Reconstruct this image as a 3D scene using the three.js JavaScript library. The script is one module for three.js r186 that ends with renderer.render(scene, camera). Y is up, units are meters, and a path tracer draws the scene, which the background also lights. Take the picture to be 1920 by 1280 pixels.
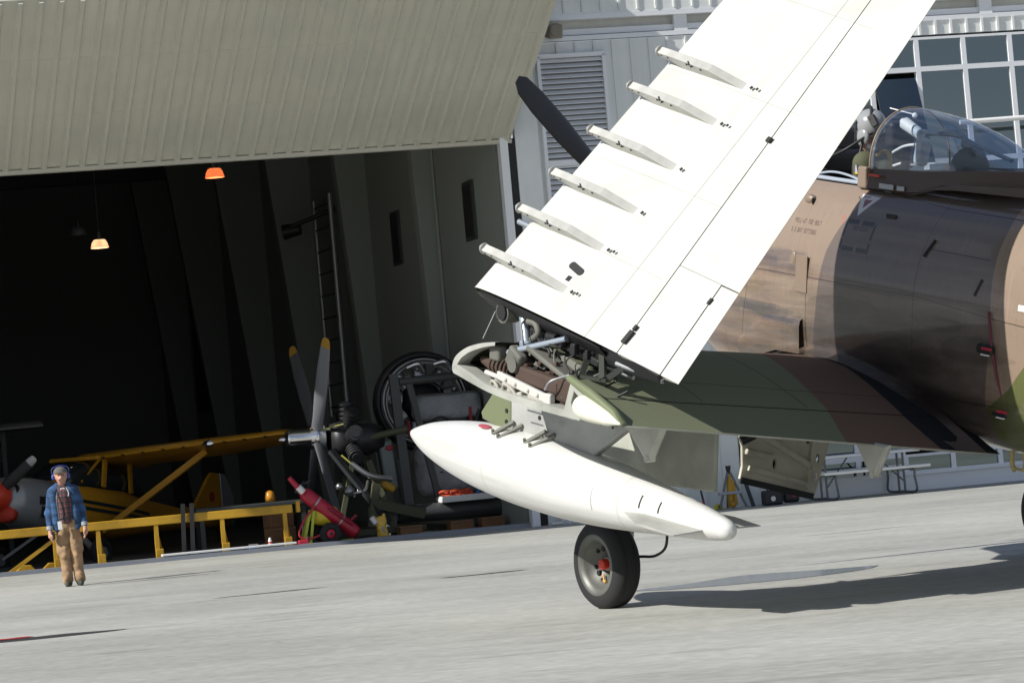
import * as THREE from 'three';
import { mergeGeometries, mergeVertices, toCreasedNormals } from 'three/addons/utils/BufferGeometryUtils.js';
import { RoundedBoxGeometry } from 'three/addons/geometries/RoundedBoxGeometry.js';
import { MarchingCubes } from 'three/addons/objects/MarchingCubes.js';

// ------------------------------------------------------------------ camera, sky, sun, exposure
const scene = new THREE.Scene();
const camera = new THREE.PerspectiveCamera(2 * Math.atan(640 / 6000) * 180 / Math.PI, 1.5, 0.5, 2000);
camera.position.set(0, 1.71, 0);
camera.rotation.order = 'YXZ';
camera.rotation.set(Math.atan(162.4 / 6000), 0, -Math.atan(0.087));
scene.add(camera);
const renderer = new THREE.WebGLRenderer({ antialias: true });
renderer.toneMapping = THREE.LinearToneMapping;
renderer.toneMappingExposure = 1.15;
renderer.shadowMap.enabled = true;

let seed = 7;
const rnd = () => { seed = (seed * 1664525 + 1013904223) >>> 0; return seed / 4294967296; };
const hash = (x, y, s) => { let h = (Math.imul(x, 374761393) + Math.imul(y, 668265263) + Math.imul(s, 2147483647 ^ 0x5bd1e995)) | 0; h = Math.imul(h ^ (h >>> 13), 1274126177); return ((h ^ (h >>> 16)) >>> 0) / 4294967296; };
const sm = (t) => t * t * (3 - 2 * t);
function vnoise(x, y, px, py, s) {            // value noise that repeats every px, py cells
  const x0 = Math.floor(x), y0 = Math.floor(y), fx = sm(x - x0), fy = sm(y - y0), m = (a, b) => ((a % b) + b) % b;
  const a = hash(m(x0, px), m(y0, py), s), b = hash(m(x0 + 1, px), m(y0, py), s), c = hash(m(x0, px), m(y0 + 1, py), s), d = hash(m(x0 + 1, px), m(y0 + 1, py), s);
  return (a + (b - a) * fx) * (1 - fy) + (c + (d - c) * fx) * fy;
}
function fbm(u, v, px, py, oct, s) { let t = 0, a = 0.5, n = 0; for (let i = 0; i < oct; i++) { t += a * vnoise(u * px, v * py, px, py, s + i); n += a; a *= 0.55; px *= 2; py *= 2; } return t / n; }
{
  const W = 768, H = 384, d = new Float32Array(W * H * 4);
  for (let j = 0; j < H; j++) for (let i = 0; i < W; i++) {
    const el = ((j + 0.5) / H - 0.5) * Math.PI, az = i / W, up = Math.max(0, Math.sin(el));
    const hz = Math.exp(-up * 6.5); let r = 0.09 + 1.05 * hz, g = 0.165 + 1.08 * hz, b = 0.34 + 1.0 * hz;
    const c = fbm(az, Math.sqrt(up) * 0.9 + 0.05, 30, 9, 6, 11), k = Math.min(1, Math.max(0, (c - 0.46) * 6)) * (0.75 - 0.5 * up);
    const w = 0.5 + 0.75 * fbm(az, up, 20, 12, 4, 31);
    r += (w * 0.92 - r) * k; g += (w * 0.93 - g) * k; b += (w * 0.96 - b) * k;
    r *= 0.66; g *= 0.66; b *= 0.66;
    if (el < 0) { r = 0.2; g = 0.19; b = 0.18; }
    d.set([r, g, b, 1], (j * W + i) * 4);
  }
  const t = new THREE.DataTexture(d, W, H, THREE.RGBAFormat, THREE.FloatType);
  t.mapping = THREE.EquirectangularReflectionMapping; t.magFilter = t.minFilter = THREE.LinearFilter; t.wrapS = THREE.RepeatWrapping; t.needsUpdate = true;
  scene.background = t; scene.environment = t;
}
const SUN_AZ = 27 * Math.PI / 180, SUN_EL = 36.5 * Math.PI / 180;
const sun = new THREE.DirectionalLight(new THREE.Color(1, 0.965, 0.91), 5.0);
sun.position.set(-Math.cos(SUN_EL) * Math.cos(SUN_AZ) * 60, Math.sin(SUN_EL) * 60, Math.cos(SUN_EL) * Math.sin(SUN_AZ) * 60 - 35);
sun.target.position.set(0, 0, -35); sun.castShadow = true;
Object.assign(sun.shadow.camera, { left: -40, right: 40, top: 40, bottom: -40, near: 1, far: 160 }); sun.shadow.mapSize.set(4096, 4096);
scene.add(sun, sun.target);

// ------------------------------------------------------------------ helpers
const V = (x, y, z) => new THREE.Vector3(x, y, z);
const used = new Map();
const numbered = (n) => { const k = used.get(n) ?? 0; used.set(n, k + 1); return k ? n + '_' + String(k).padStart(3, '0') : n; };
const shade = (o) => { o.traverse((c) => { if (c.isMesh) { c.castShadow = true; c.receiveShadow = true; } }); return o; };
const fix = (g) => { for (const k of Object.keys(g.attributes)) if (!['position', 'normal', 'uv'].includes(k)) g.deleteAttribute(k); return g.index ? g.toNonIndexed() : g; };
function merged(gs) {
  if (!Array.isArray(gs)) return gs;
  if (gs.length === 1) return gs[0];
  gs = gs.map(fix); gs.forEach((g) => { if (!g.attributes.uv) g.setAttribute('uv', new THREE.BufferAttribute(new Float32Array(g.attributes.position.count * 2), 2)); });
  return mergeGeometries(gs);
}
const uvDone = new WeakMap();
function part(name, gs, mat, parent, label) { let g = merged(gs); if (mat.map === grime || mat.map === soft) { if (!uvDone.has(g)) { const q = withUV(g, mat.map === grime ? 1.3 : 4.3); uvDone.set(g, q); uvDone.set(q, q); } g = uvDone.get(g); } const o = new THREE.Mesh(g, mat); o.name = name; o.castShadow = o.receiveShadow = true; parent.add(o); if (label) o.userData.label = label; return o; }
function thing(name, label, category, pos, turn = 0, group) {
  const o = new THREE.Group(); o.name = numbered(name); o.position.copy(pos); o.rotation.y = turn; o.userData = { label, category }; if (group) o.userData.group = group; scene.add(o); return o;
}
function each(name, gs, mat, parent) { for (const g of gs) part(name, g, mat, parent); }
function struct(name, gs, mat) { const o = new THREE.Mesh(merged(gs), mat); o.name = numbered(name); o.castShadow = o.receiveShadow = true; o.userData = { kind: 'structure' }; scene.add(o); return o; }
function bx(w, h, d, x, y, z, rx = 0, ry = 0, rz = 0) { const g = new THREE.BoxGeometry(w, h, d); g.applyMatrix4(new THREE.Matrix4().makeRotationFromEuler(new THREE.Euler(rx, ry, rz))); g.translate(x, y, z); return g; }
function rb(w, h, d, x, y, z, r = 0.02, rx = 0, ry = 0, rz = 0) { const g = new RoundedBoxGeometry(w, h, d, 2, Math.min(r, w / 2.05, h / 2.05, d / 2.05)); g.applyMatrix4(new THREE.Matrix4().makeRotationFromEuler(new THREE.Euler(rx, ry, rz))); g.translate(x, y, z); return g; }
function orient(g, a, b) { const d = b.clone().sub(a); g.applyQuaternion(new THREE.Quaternion().setFromUnitVectors(V(0, 1, 0), d.clone().normalize())); const m = a.clone().add(b).multiplyScalar(0.5); g.translate(m.x, m.y, m.z); return g; }
const arr = (p) => (Array.isArray(p) ? V(...p) : p);
function rod(a, b, r0, r1 = r0, seg = 12) { a = arr(a); b = arr(b); return orient(new THREE.CylinderGeometry(r1, r0, a.distanceTo(b), seg), a, b); }
function bar(a, b, w, d) { a = arr(a); b = arr(b); return orient(new THREE.BoxGeometry(w, a.distanceTo(b), d), a, b); }
function hose(pts, r, seg = 40, rs = 8) { return new THREE.TubeGeometry(new THREE.CatmullRomCurve3(pts.map(arr)), seg, r, rs); }
function ball(r, x, y, z, sx = 1, sy = 1, sz = 1, w = 20, h = 14) { const g = new THREE.SphereGeometry(r, w, h); g.scale(sx, sy, sz); g.translate(x, y, z); return g; }
function lathe(pts, seg = 40) { return new THREE.LatheGeometry(pts.map((p) => new THREE.Vector2(...p)), seg); }        // turned about y
const alongX = (g) => { g.rotateZ(-Math.PI / 2); return g; };   // y axis -> +x
const alongZ = (g) => { g.rotateX(Math.PI / 2); return g; };    // y axis -> +z
// a plate: outline [[u,v]...] in the plane of unit vectors a, b through o, thickness along n, centred
function plate(o, a, b, outline, thick, bevel = 0, holes = []) {
  const s = new THREE.Shape(outline.map((p) => new THREE.Vector2(...p)));
  for (const h of holes) s.holes.push(new THREE.Path(h.map((p) => new THREE.Vector2(...p))));
  const g = new THREE.ExtrudeGeometry(s, { depth: thick - 2 * bevel, bevelEnabled: bevel > 0, bevelThickness: bevel, bevelSize: bevel, bevelOffset: -bevel, bevelSegments: 2 });
  g.translate(0, 0, -thick / 2 + bevel);
  a = arr(a); b = arr(b); const n = a.clone().cross(b); o = arr(o);
  g.applyMatrix4(new THREE.Matrix4().makeBasis(a, b, n).setPosition(o)); return g;
}
const ell = (cx, cy, rx, ry, n = 20) => Array.from({ length: n }, (_, i) => [cx + rx * Math.cos(i / n * 2 * Math.PI), cy + ry * Math.sin(i / n * 2 * Math.PI)]);
// a surface through rings of points [x,y,z]; closed: each ring closes on itself; uvf gives uv from a point
function loft(rings, { closed = true, caps = false, uvf = null, crease = 0 } = {}) {
  const n = rings[0].length, pos = [], idx = [];
  rings.forEach((r) => r.forEach((p) => pos.push(...p)));
  for (let i = 0; i < rings.length - 1; i++) for (let j = 0; j < (closed ? n : n - 1); j++) { const k = (j + 1) % n, a = i * n + j, b = i * n + k, c = (i + 1) * n + k, d = (i + 1) * n + j; idx.push(a, b, c, a, c, d); }
  if (caps) for (const e of [0, rings.length - 1]) { const c = [0, 1, 2].map((q) => rings[e].reduce((s, p) => s + p[q], 0) / n), ci = pos.length / 3; pos.push(...c); for (let j = 0; j < n; j++) { const k = (j + 1) % n; idx.push(...(e ? [ci, e * n + j, e * n + k] : [ci, k, j])); } }
  let g = new THREE.BufferGeometry(); g.setAttribute('position', new THREE.Float32BufferAttribute(pos, 3)); g.setIndex(idx);
  const uv = new Float32Array(pos.length / 3 * 2);
  if (uvf) for (let i = 0; i < uv.length / 2; i++) { const q = uvf(pos[3 * i], pos[3 * i + 1], pos[3 * i + 2]); uv[2 * i] = q[0]; uv[2 * i + 1] = q[1]; }
  g.setAttribute('uv', new THREE.BufferAttribute(uv, 2));
  if (crease) g = toCreasedNormals(g, crease); else g.computeVertexNormals();
  return g;
}
function dataTex(n, m, f, { srgb = true, rep = [1, 1] } = {}) {
  const d = new Uint8Array(n * m * 4);
  for (let j = 0; j < m; j++) for (let i = 0; i < n; i++) { const c = f((i + 0.5) / n, (j + 0.5) / m); d.set([...c.map((x) => Math.max(0, Math.min(255, x))), 255], (j * n + i) * 4); }
  const t = new THREE.DataTexture(d, n, m); t.wrapS = t.wrapT = THREE.RepeatWrapping; t.magFilter = t.minFilter = THREE.LinearFilter; t.repeat.set(...rep); if (srgb) t.colorSpace = THREE.SRGBColorSpace; t.needsUpdate = true; return t;
}
function canvasTex(w, h, draw) { const c = document.createElement('canvas'); c.width = w; c.height = h; draw(c.getContext('2d'), w, h); const t = new THREE.CanvasTexture(c); t.colorSpace = THREE.SRGBColorSpace; t.needsUpdate = true; return t; }
const lin = (r, g, b) => new THREE.Color().setRGB(r, g, b);
const std = (r, g, b, roughness = 0.6, metalness = 0, extra = {}) => new THREE.MeshStandardMaterial({ color: lin(r, g, b), roughness, metalness, ...extra });
const phys = (r, g, b, extra) => new THREE.MeshPhysicalMaterial({ color: lin(r, g, b), ...extra });
const grime = dataTex(256, 256, (u, v) => { const k = 178 + 70 * fbm(u, v, 4, 4, 6, 3) - 60 * Math.max(0, fbm(u, v, 9, 9, 4, 13) - 0.62); return [k, k, k * 0.985]; });
const soft = dataTex(256, 256, (u, v) => { const k = 240 + 26 * (fbm(u, v, 3, 5, 6, 23) - 0.5) + 12 * (fbm(u, v, 60, 4, 3, 29) - 0.5); return [k, k, k * 0.99]; });
const grimeBump = dataTex(256, 256, (u, v) => { const k = 255 * fbm(u, v, 8, 8, 5, 9); return [k, k, k]; }, { srgb: false });
const withUV = (g, s = 1) => {                                   // box-projected uv in metres / s
  g = fix(g); const p = g.attributes.position, n = g.attributes.normal, uv = new Float32Array(p.count * 2);
  for (let i = 0; i < p.count; i++) { const ax = Math.abs(n.getX(i)), ay = Math.abs(n.getY(i)), az = Math.abs(n.getZ(i)); const [a, b] = ax > ay && ax > az ? [p.getZ(i), p.getY(i)] : ay > az ? [p.getX(i), p.getZ(i)] : [p.getX(i), p.getY(i)]; uv[2 * i] = a / s; uv[2 * i + 1] = b / s; }
  g.setAttribute('uv', new THREE.BufferAttribute(uv, 2)); return g;
};
// cloth folds: push the skin in and out along its normals
function folds(g, amp, fx, fy, s) { const p = g.attributes.position, n = g.attributes.normal; for (let i = 0; i < p.count; i++) { const x = p.getX(i) * fx + 40, y = p.getY(i) * fy + 40, z = p.getZ(i) * fx + 40; const d = (vnoise(x + 0.6 * z, y + 0.5 * x, 999, 999, s) - 0.5) + 0.6 * (vnoise(2.1 * x - z, 2.3 * y + x, 999, 999, s + 1) - 0.5) + 0.3; p.setXYZ(i, p.getX(i) + n.getX(i) * amp * d, p.getY(i) + n.getY(i) * amp * d, p.getZ(i) + n.getZ(i) * amp * d); } g.computeVertexNormals(); return g; }
// smooth body from tapered capsules [ax,ay,az, bx,by,bz, r0, r1] joined with a smooth minimum
function blob(caps, cell, k, squash = 1) {
  const lo = V(1e9, 1e9, 1e9), hi = V(-1e9, -1e9, -1e9);
  for (const c of caps) for (const [o, r] of [[0, c[6]], [3, c[7]]]) { const p = V(c[o], c[o + 1], c[o + 2]); lo.min(p.clone().addScalar(-r)); hi.max(p.clone().addScalar(r)); }
  const mid = lo.clone().add(hi).multiplyScalar(0.5), half = Math.max(hi.x - lo.x, hi.y - lo.y, hi.z - lo.z) / 2 + 4 * cell, n = Math.ceil(2 * half / cell);
  const mc = new MarchingCubes(n, new THREE.MeshBasicMaterial(), false, false, 160000); mc.isolation = 0;
  const h = n / 2;
  for (let z = 0; z < n; z++) for (let y = 0; y < n; y++) for (let x = 0; x < n; x++) {
    const px = mid.x + (x - h) / h * half, py = mid.y + (y - h) / h * half, pz = mid.z + (z - h) / h * half; let d = 1e3;
    for (const c of caps) {
      const ux = c[3] - c[0], uy = c[4] - c[1], uz = c[5] - c[2], wx = px - c[0], wy = py - c[1], wz = pz - c[2], L = ux * ux + uy * uy + uz * uz || 1e-9, t = Math.max(0, Math.min(1, (wx * ux + wy * uy + wz * uz) / L));
      const dx = wx - ux * t, dy = wy - uy * t, dz = (wz - uz * t) * (c[8] ?? 1), e = Math.sqrt(dx * dx + dy * dy + dz * dz) - (c[6] + (c[7] - c[6]) * t);
      const q = Math.max(k - Math.abs(d - e), 0) / k; d = Math.min(d, e) - q * q * k / 4;
    }
    mc.field[x + y * n + z * n * n] = -d;
  }
  mc.update();
  const cnt = mc.count, p = new Float32Array(cnt * 3); for (let i = 0; i < cnt; i++) { p[3 * i] = mid.x + mc.positionArray[3 * i] * half; p[3 * i + 1] = mid.y + mc.positionArray[3 * i + 1] * half; p[3 * i + 2] = mid.z + mc.positionArray[3 * i + 2] * half; }
  let g = new THREE.BufferGeometry(); g.setAttribute('position', new THREE.BufferAttribute(p, 3)); g = mergeVertices(g, 1e-5); g.computeVertexNormals();
  const uv = new Float32Array(g.attributes.position.count * 2); for (let i = 0; i < uv.length / 2; i++) { uv[2 * i] = g.attributes.position.getX(i); uv[2 * i + 1] = g.attributes.position.getY(i); }
  g.setAttribute('uv', new THREE.BufferAttribute(uv, 2)); return g;
}

// ------------------------------------------------------------------ materials
const M = {
  white: phys(0.64, 0.64, 0.61, { roughness: 0.42, map: grime }), tank: phys(0.8, 0.8, 0.76, { roughness: 0.38 }),
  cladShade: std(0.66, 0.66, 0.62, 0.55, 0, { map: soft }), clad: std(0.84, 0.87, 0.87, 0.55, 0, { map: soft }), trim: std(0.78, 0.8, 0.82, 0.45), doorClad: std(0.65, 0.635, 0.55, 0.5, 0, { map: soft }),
  dark: std(0.012, 0.012, 0.013, 0.6), black: std(0.02, 0.02, 0.022, 0.5), rubber: std(0.017, 0.017, 0.018, 0.85, 0, { bumpMap: grimeBump, bumpScale: 0.002 }),
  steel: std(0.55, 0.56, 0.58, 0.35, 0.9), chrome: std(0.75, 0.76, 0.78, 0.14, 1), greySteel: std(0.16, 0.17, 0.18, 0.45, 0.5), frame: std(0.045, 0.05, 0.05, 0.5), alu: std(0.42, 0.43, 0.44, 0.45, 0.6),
  yellow: std(0.7, 0.4, 0.025, 0.5, 0, { map: grime }), planeYellow: phys(0.52, 0.25, 0.015, { roughness: 0.35 }), red: std(0.42, 0.015, 0.04, 0.35), bright: std(0.6, 0.04, 0.02, 0.4), lime: std(0.42, 0.5, 0.05, 0.5), blue: std(0.03, 0.12, 0.4, 0.5),
  interior: std(0.25, 0.27, 0.245, 0.85), floor: std(0.10, 0.10, 0.095, 0.6), card: std(0.24, 0.12, 0.06, 0.85, 0, { map: grime }), wood: std(0.35, 0.17, 0.07, 0.7, 0, { map: grime }),
  olive: std(0.07, 0.075, 0.04, 0.7), darkMetal: std(0.04, 0.04, 0.042, 0.45, 0.6), rust: std(0.115, 0.075, 0.058, 0.8, 0.2, { map: grime}), primer: std(0.56, 0.57, 0.53, 0.6, 0, { map: grime, bumpMap: grimeBump, bumpScale: 0.004 }), bayGrey: std(0.2, 0.2, 0.175, 0.65, 0, { map: grime }),
  camoGreen: phys(0.155, 0.18, 0.095, { roughness: 0.5 }), camoTan: phys(0.24, 0.18, 0.135, { roughness: 0.4 }), camoBrown: phys(0.10, 0.07, 0.052, { roughness: 0.4 }), greyGreen: std(0.21, 0.225, 0.18, 0.6, 0, { map: grime }), plateGrey: std(0.6, 0.62, 0.56, 0.6, 0, { map: grime }),
  glass: phys(0.72, 0.8, 0.92, { roughness: 0.03, transmission: 0.9, thickness: 0, ior: 1.8 }), pane: std(0.16, 0.19, 0.195, 0.02, 1), tint: phys(0.25, 0.28, 0.3, { roughness: 0.05, transmission: 1, thickness: 0 }),
  skin: std(0.5, 0.27, 0.19, 0.6), cloth: std(0.5, 0.5, 0.5, 0.9), orange: std(0.6, 0.08, 0.03, 0.7), khaki: std(0.36, 0.235, 0.13, 0.9), flight: std(0.085, 0.09, 0.05, 0.85), whitePaint: std(0.78, 0.78, 0.76, 0.45), plastic: std(0.75, 0.76, 0.74, 0.5),
};

// ------------------------------------------------------------------ ground
const PSI = 14.5 * Math.PI / 180, J = V(0.182, 0, -55.061);      // facade line: foot of the door jamb and its turn
const FD = V(Math.cos(PSI), 0, -Math.sin(PSI)), FN = V(Math.sin(PSI), 0, Math.cos(PSI));
const B = (s, h, o) => J.clone().addScaledVector(FD, s).addScaledVector(FN, o).add(V(0, h, 0));   // along, up, out of the facade
{
  const col = dataTex(1024, 1024, (u, v) => {
    const a = fbm(u, v, 5, 7, 6, 41), b = fbm(u, v, 3, 40, 5, 51), c = fbm(u, v, 220, 260, 2, 61), e = Math.pow(fbm(u, v, 14, 60, 4, 71), 3);
    const k = 168 + 40 * (a - 0.5) + 15 * (b - 0.5) + 24 * (c - 0.5) - 60 * Math.max(0, e - 0.25); return [k * 0.995, k * 0.995, k * 0.955];
  }, { rep: [1 / 18, 1 / 18] });
  const bump = dataTex(512, 512, (u, v) => { const k = 255 * fbm(u, v, 60, 90, 4, 81); return [k, k, k]; }, { srgb: false, rep: [1 / 4, 1 / 4] });
  const m = new THREE.MeshStandardMaterial({ map: col, bumpMap: bump, bumpScale: 0.003, roughness: 0.85 });
  const g = new THREE.PlaneGeometry(900, 900); g.rotateX(-Math.PI / 2); g.rotateY(PSI);
  const p = g.attributes.position, uv = g.attributes.uv; for (let i = 0; i < p.count; i++) uv.setXY(i, p.getX(i), p.getZ(i));
  struct('ground', g, m);
  // sealed joints and a wet strip on the apron
  const seal = std(0.035, 0.036, 0.037, 0.5), lens = (x, z, l, w, turn, y = 0.004) => { const pts = []; for (let i = 0; i <= 12; i++) { const t = i / 12; pts.push([(t - 0.5) * l, w * Math.pow(Math.sin(Math.PI * t), 0.6) * (0.7 + 0.3 * Math.sin(9 * t + l)) / 2]); } for (let i = 11; i >= 1; i--) { const t = i / 12; pts.push([(t - 0.5) * l, -w * Math.pow(Math.sin(Math.PI * t), 0.6) / 2]); } const gg = new THREE.ShapeGeometry(new THREE.Shape(pts.map((q) => new THREE.Vector2(...q)))); gg.rotateX(-Math.PI / 2); gg.rotateY(turn); gg.translate(x, y, z); return gg; };
  const P = (s, o) => B(s, 0, o);
  const q = [[-7.4, 15.3, 1.5, 0.14], [-4.9, 15.9, 1.15, 0.2], [-7.6, 7.4, 2.2, 0.1], [0.6, 14.2, 1.8, 0.05]].map(([s, o, l, w]) => { const c = P(s, o); return lens(c.x, c.z, l, w, PSI + 0.05); });
  struct('pavement_joint', q, seal);
  const c = P(-3.75, 22.7); struct('puddle', lens(c.x, c.z, 2.7, 1.5, PSI + 0.06), phys(0.25, 0.26, 0.27, { roughness: 0.12, ior: 1.5 }));
  const c2 = P(-10.95, 20.0); struct('ground_marking', lens(c2.x, c2.z, 0.5, 0.3, PSI, 0.008), std(0.4, 0.03, 0.02, 0.6)); const c3 = P(-10.7, 20.3); struct('tar_patch', lens(c3.x, c3.z, 1.9, 0.55, PSI), seal);
}

// ------------------------------------------------------------------ hangar and glazed annex
const hall = thing('hangar_building', 'pale ribbed metal hangar with its folding door raised and a glazed annex', 'hangar', J, PSI);
{
  const DL = -13.5, DH = 6.64, DEPTH = 42;
  // inner shell: floor, roof, back and side walls (thick, so that light enters only by the door)
  const floor = part('floor', withUV(bx(-DL + 0.3, 0.06, DEPTH + 0.1, DL / 2, -0.026, -DEPTH / 2 - 0.25)), M.floor, hall);
  part('inner_wall', [bx(0.3, 11.4, DEPTH, 0.02, 5.7, -DEPTH / 2 - 0.3), bx(0.3, 11.4, DEPTH, DL - 12, 5.7, -DEPTH / 2 - 0.3), bx(-DL + 13, 11.4, 0.3, DL / 2 - 6, 5.7, -DEPTH - 0.3)], M.interior, hall);
  part('roof', bx(-DL + 13, 0.3, DEPTH + 0.6, DL / 2 - 6, 11.55, -DEPTH / 2), M.interior, hall);
  part('inner_floor', bx(12, 0.05, DEPTH, DL - 6, -0.02, -DEPTH / 2 - 0.4), M.floor, hall);
  // tapered frame columns on the right wall
  for (const [o, w0, w1] of [[-5.3, 0.16, 0.5], [-11.2, 0.2, 0.85], [-17.2, 0.25, 1.25], [-23.4, 0.25, 1.4], [-30, 0.25, 1.5], [-36.5, 0.25, 1.5]]) {
    part('tapered_column', plate([-0.13, 0, o], [1, 0, 0], [0, 1, 0], [[0, 0], [-w0, 0], [-w1, 11.3], [0, 11.3]], 0.32), M.interior, hall);
  }
  for (const o of [-2.35, -8.55]) { const w = part('window', [bx(0.05, 1.06, 0.76, -0.148, 5.66, o)], M.frame, hall); part('pane', bx(0.02, 0.92, 0.62, -0.178, 5.66, o), M.black, w); }
  each('conduit', [rod([-0.16, 3.8, -6.2], [-0.16, 8, -6.2], 0.025), rod([-0.16, 2.2, -4.9], [-0.16, 8, -4.9], 0.03), rb(0.06, 0.16, 0.22, -0.17, 3.75, -6.25)], M.interior, hall);
  { const lad = part('ladder', [rod([-0.5, 2.3, -13.1], [-0.5, 7.0, -13.1], 0.06), rod([-0.5, 2.3, -14.9], [-0.5, 7.0, -14.9], 0.04)], M.alu, hall);
    for (let i = 0; i < 10; i++) part('rung', rod([-0.5, 2.5 + 0.48 * i, -13.1], [-0.5, 2.5 + 0.48 * i, -14.9], 0.02), M.frame, lad); }
  part('floodlight_bracket', [rod([-0.2, 6.75, -14.2], [-1.1, 6.45, -14.6], 0.05), rod([-0.9, 6.4, -14.6], [-1.25, 6.35, -14.75], 0.13, 0.17)], M.black, hall);
  part('wall_door', bx(0.06, 6.2, 3.6, -0.17, 6.0, -33.8), M.black, hall);
  part('header_beam', [bx(-DL + 0.6, 0.34, 0.3, DL / 2 + 0.1, 10.8, -0.2), bx(12, 11.4, 0.3, DL - 6, 5.7, -0.17)], M.clad, hall);
  part('roof_truss', Array.from({ length: 5 }, (_, i) => bx(-DL + 6, 0.5, 0.25, DL / 2 - 3, 9.6, -6 - 7 * i)), M.frame, hall);
  // steel threshold along the door
  part('threshold', bx(-DL + 0.1, 0.075, 0.3, DL / 2 - 0.02, 0.03, -0.16), std(0.24, 0.26, 0.30, 0.5, 0.2), hall);
  // jamb: white trim, dark seal, pale post
  part('door_jamb', [bx(0.14, DH + 2, 0.2, -0.06, (DH + 2) / 2, 0.02)], M.trim, hall);
  part('door_seal', bx(0.13, DH + 0.1, 0.12, 0.085, DH / 2, 0.0), M.dark, hall);
  part('corner_post', [bx(0.42, 8.3, 0.16, 0.37, 4.15, 0.0)], M.clad, hall);
  // folding door: upper leaf goes out and down from the header, the lower leaf comes back to the opening
  const OUT = 4.4, HM = 8.9;
  const leaf = (name, h0, o0, h1, o1, mat, ribsOut) => {
    const L = Math.hypot(h1 - h0, o1 - o0), u = V(0, (h1 - h0) / L, (o1 - o0) / L), n = V(1, 0, 0).cross(u).multiplyScalar(ribsOut);
    const grp = part(name, withUV(plate([DL - 0.2, h0, o0], [1, 0, 0], u, [[0, 0], [-DL + 0.28, 0], [-DL + 0.28, L], [0, L]], 0.08), 3), mat, hall);
    const rg = loft([0, 1].map((t) => [[-0.062, 0], [-0.026, 0.055], [0.026, 0.055], [0.062, 0]].map(([a, b]) => { const p = V(a, h0, o0).addScaledVector(u, 0.07 + t * (L - 0.1)).addScaledVector(n, 0.038 + b); return [p.x, p.y, p.z]; })), { closed: true, caps: true, crease: 0.3 });
    for (let i = 0; i < 42; i++) { const r = part('rib', rg, mat, grp); r.position.x = 0.0 - 0.318 * i; if (r.position.x < DL) { grp.remove(r); } }
    return [grp, u, n, L];
  };
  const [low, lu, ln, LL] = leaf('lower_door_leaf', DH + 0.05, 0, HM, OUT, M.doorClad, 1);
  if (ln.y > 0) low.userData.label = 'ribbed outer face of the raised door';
  leaf('upper_door_leaf', HM + 0.1, OUT, 10.7, 0.1, M.clad, -1);
  part('door_bottom_rail', bx(-DL + 0.3, 0.07, 0.16, DL / 2 - 0.06, DH + 0.0, 0.03), std(0.5, 0.48, 0.40, 0.5), hall);
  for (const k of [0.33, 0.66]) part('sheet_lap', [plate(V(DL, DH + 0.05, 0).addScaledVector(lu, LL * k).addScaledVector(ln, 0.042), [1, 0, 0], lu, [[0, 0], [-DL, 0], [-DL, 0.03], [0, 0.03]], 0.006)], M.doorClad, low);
  // ribbed wall right of the door, up to the annex glazing
  const wall = part('front_wall', withUV(bx(4.4, 8.3, 0.24, 2.78, 4.15, -0.1), 3), M.clad, hall);
  const ribG = bx(0.035, 1, 0.03, 0, 0, 0);
  const wr = (s, h0, h1) => { const r = part('wall_rib', ribG, M.clad, wall); r.scale.y = h1 - h0; r.position.set(s, (h0 + h1) / 2, 0.034); };
  for (let s = 0.72; s < 4.95; s += 0.335) { if (s < 1.9) { wr(s, 8.1, 8.3); } else wr(s, 0.1, 8.3); }
  part('wall_ledge', [bx(12, 0.08, 0.14, 6.55, 8.36, -0.025)], M.trim, hall);
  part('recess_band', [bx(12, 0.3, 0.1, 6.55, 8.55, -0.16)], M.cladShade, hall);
  part('recess_rail', [bx(12, 0.1, 0.08, 6.55, 8.47, -0.06)], M.trim, hall);
  each('band_post', [bx(0.24, 0.32, 0.14, 3.34, 8.56, -0.03), bx(0.24, 0.32, 0.14, 9.1, 8.56, -0.03)], M.trim, hall);
  const upper = part('upper_wall', withUV(bx(12.2, 2.4, 0.24, 6.5, 9.95, -0.02), 3), M.clad, hall);
  part('upper_ledge', [bx(12.2, 0.09, 0.16, 6.5, 8.72, 0.03)], M.trim, hall);
  for (let s = 0.55; s < 12.5; s += 0.335) { const r = part('wall_rib', ribG, M.clad, upper); r.scale.y = 2.3; r.position.set(s, 9.95, 0.11); }
  const lint = part('lintel_cladding', withUV(bx(7.5, 0.26, 0.22, 8.75, 8.2, -0.09), 3), M.clad, hall);
  for (let s = 5.1; s < 12.4; s += 0.3) { const r = part('wall_rib', ribG, M.whitePaint, lint); r.scale.set(1.3, 0.25, 1.3); r.position.set(s, 8.2, 0.035); }
  // louvre
  const lou = part('louvre', [bx(0.06, 3.72, 0.12, 0.68, 6.2, 0.07), bx(0.06, 3.72, 0.12, 1.86, 6.2, 0.07), bx(1.24, 0.07, 0.12, 1.27, 8.06, 0.07), bx(1.24, 0.07, 0.12, 1.27, 4.34, 0.07), bx(1.12, 0.1, 0.1, 1.27, 6.2, 0.07)], M.trim, hall);
  part('louvre_back', bx(1.14, 3.66, 0.02, 1.27, 6.2, 0.032), M.greySteel, lou);
  const slat = bx(1.12, 0.012, 0.09, 0, 0, 0, 0.75); for (let i = 0; i < 40; i++) { const h = 7.98 - 0.0915 * i; const q = part('slat', slat, M.trim, lou); q.position.set(1.27, h, 0.075); }
  // annex glazing: mullions, transoms, panes, one vent left open
  const S = [4.98, 5.9, 6.8, 7.7, 8.6, 9.5, 10.4, 11.3, 12.38], Hh = [0.3, 0.64, 2.3, 4.2, 5.8, 7.46, 8.03];
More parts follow.
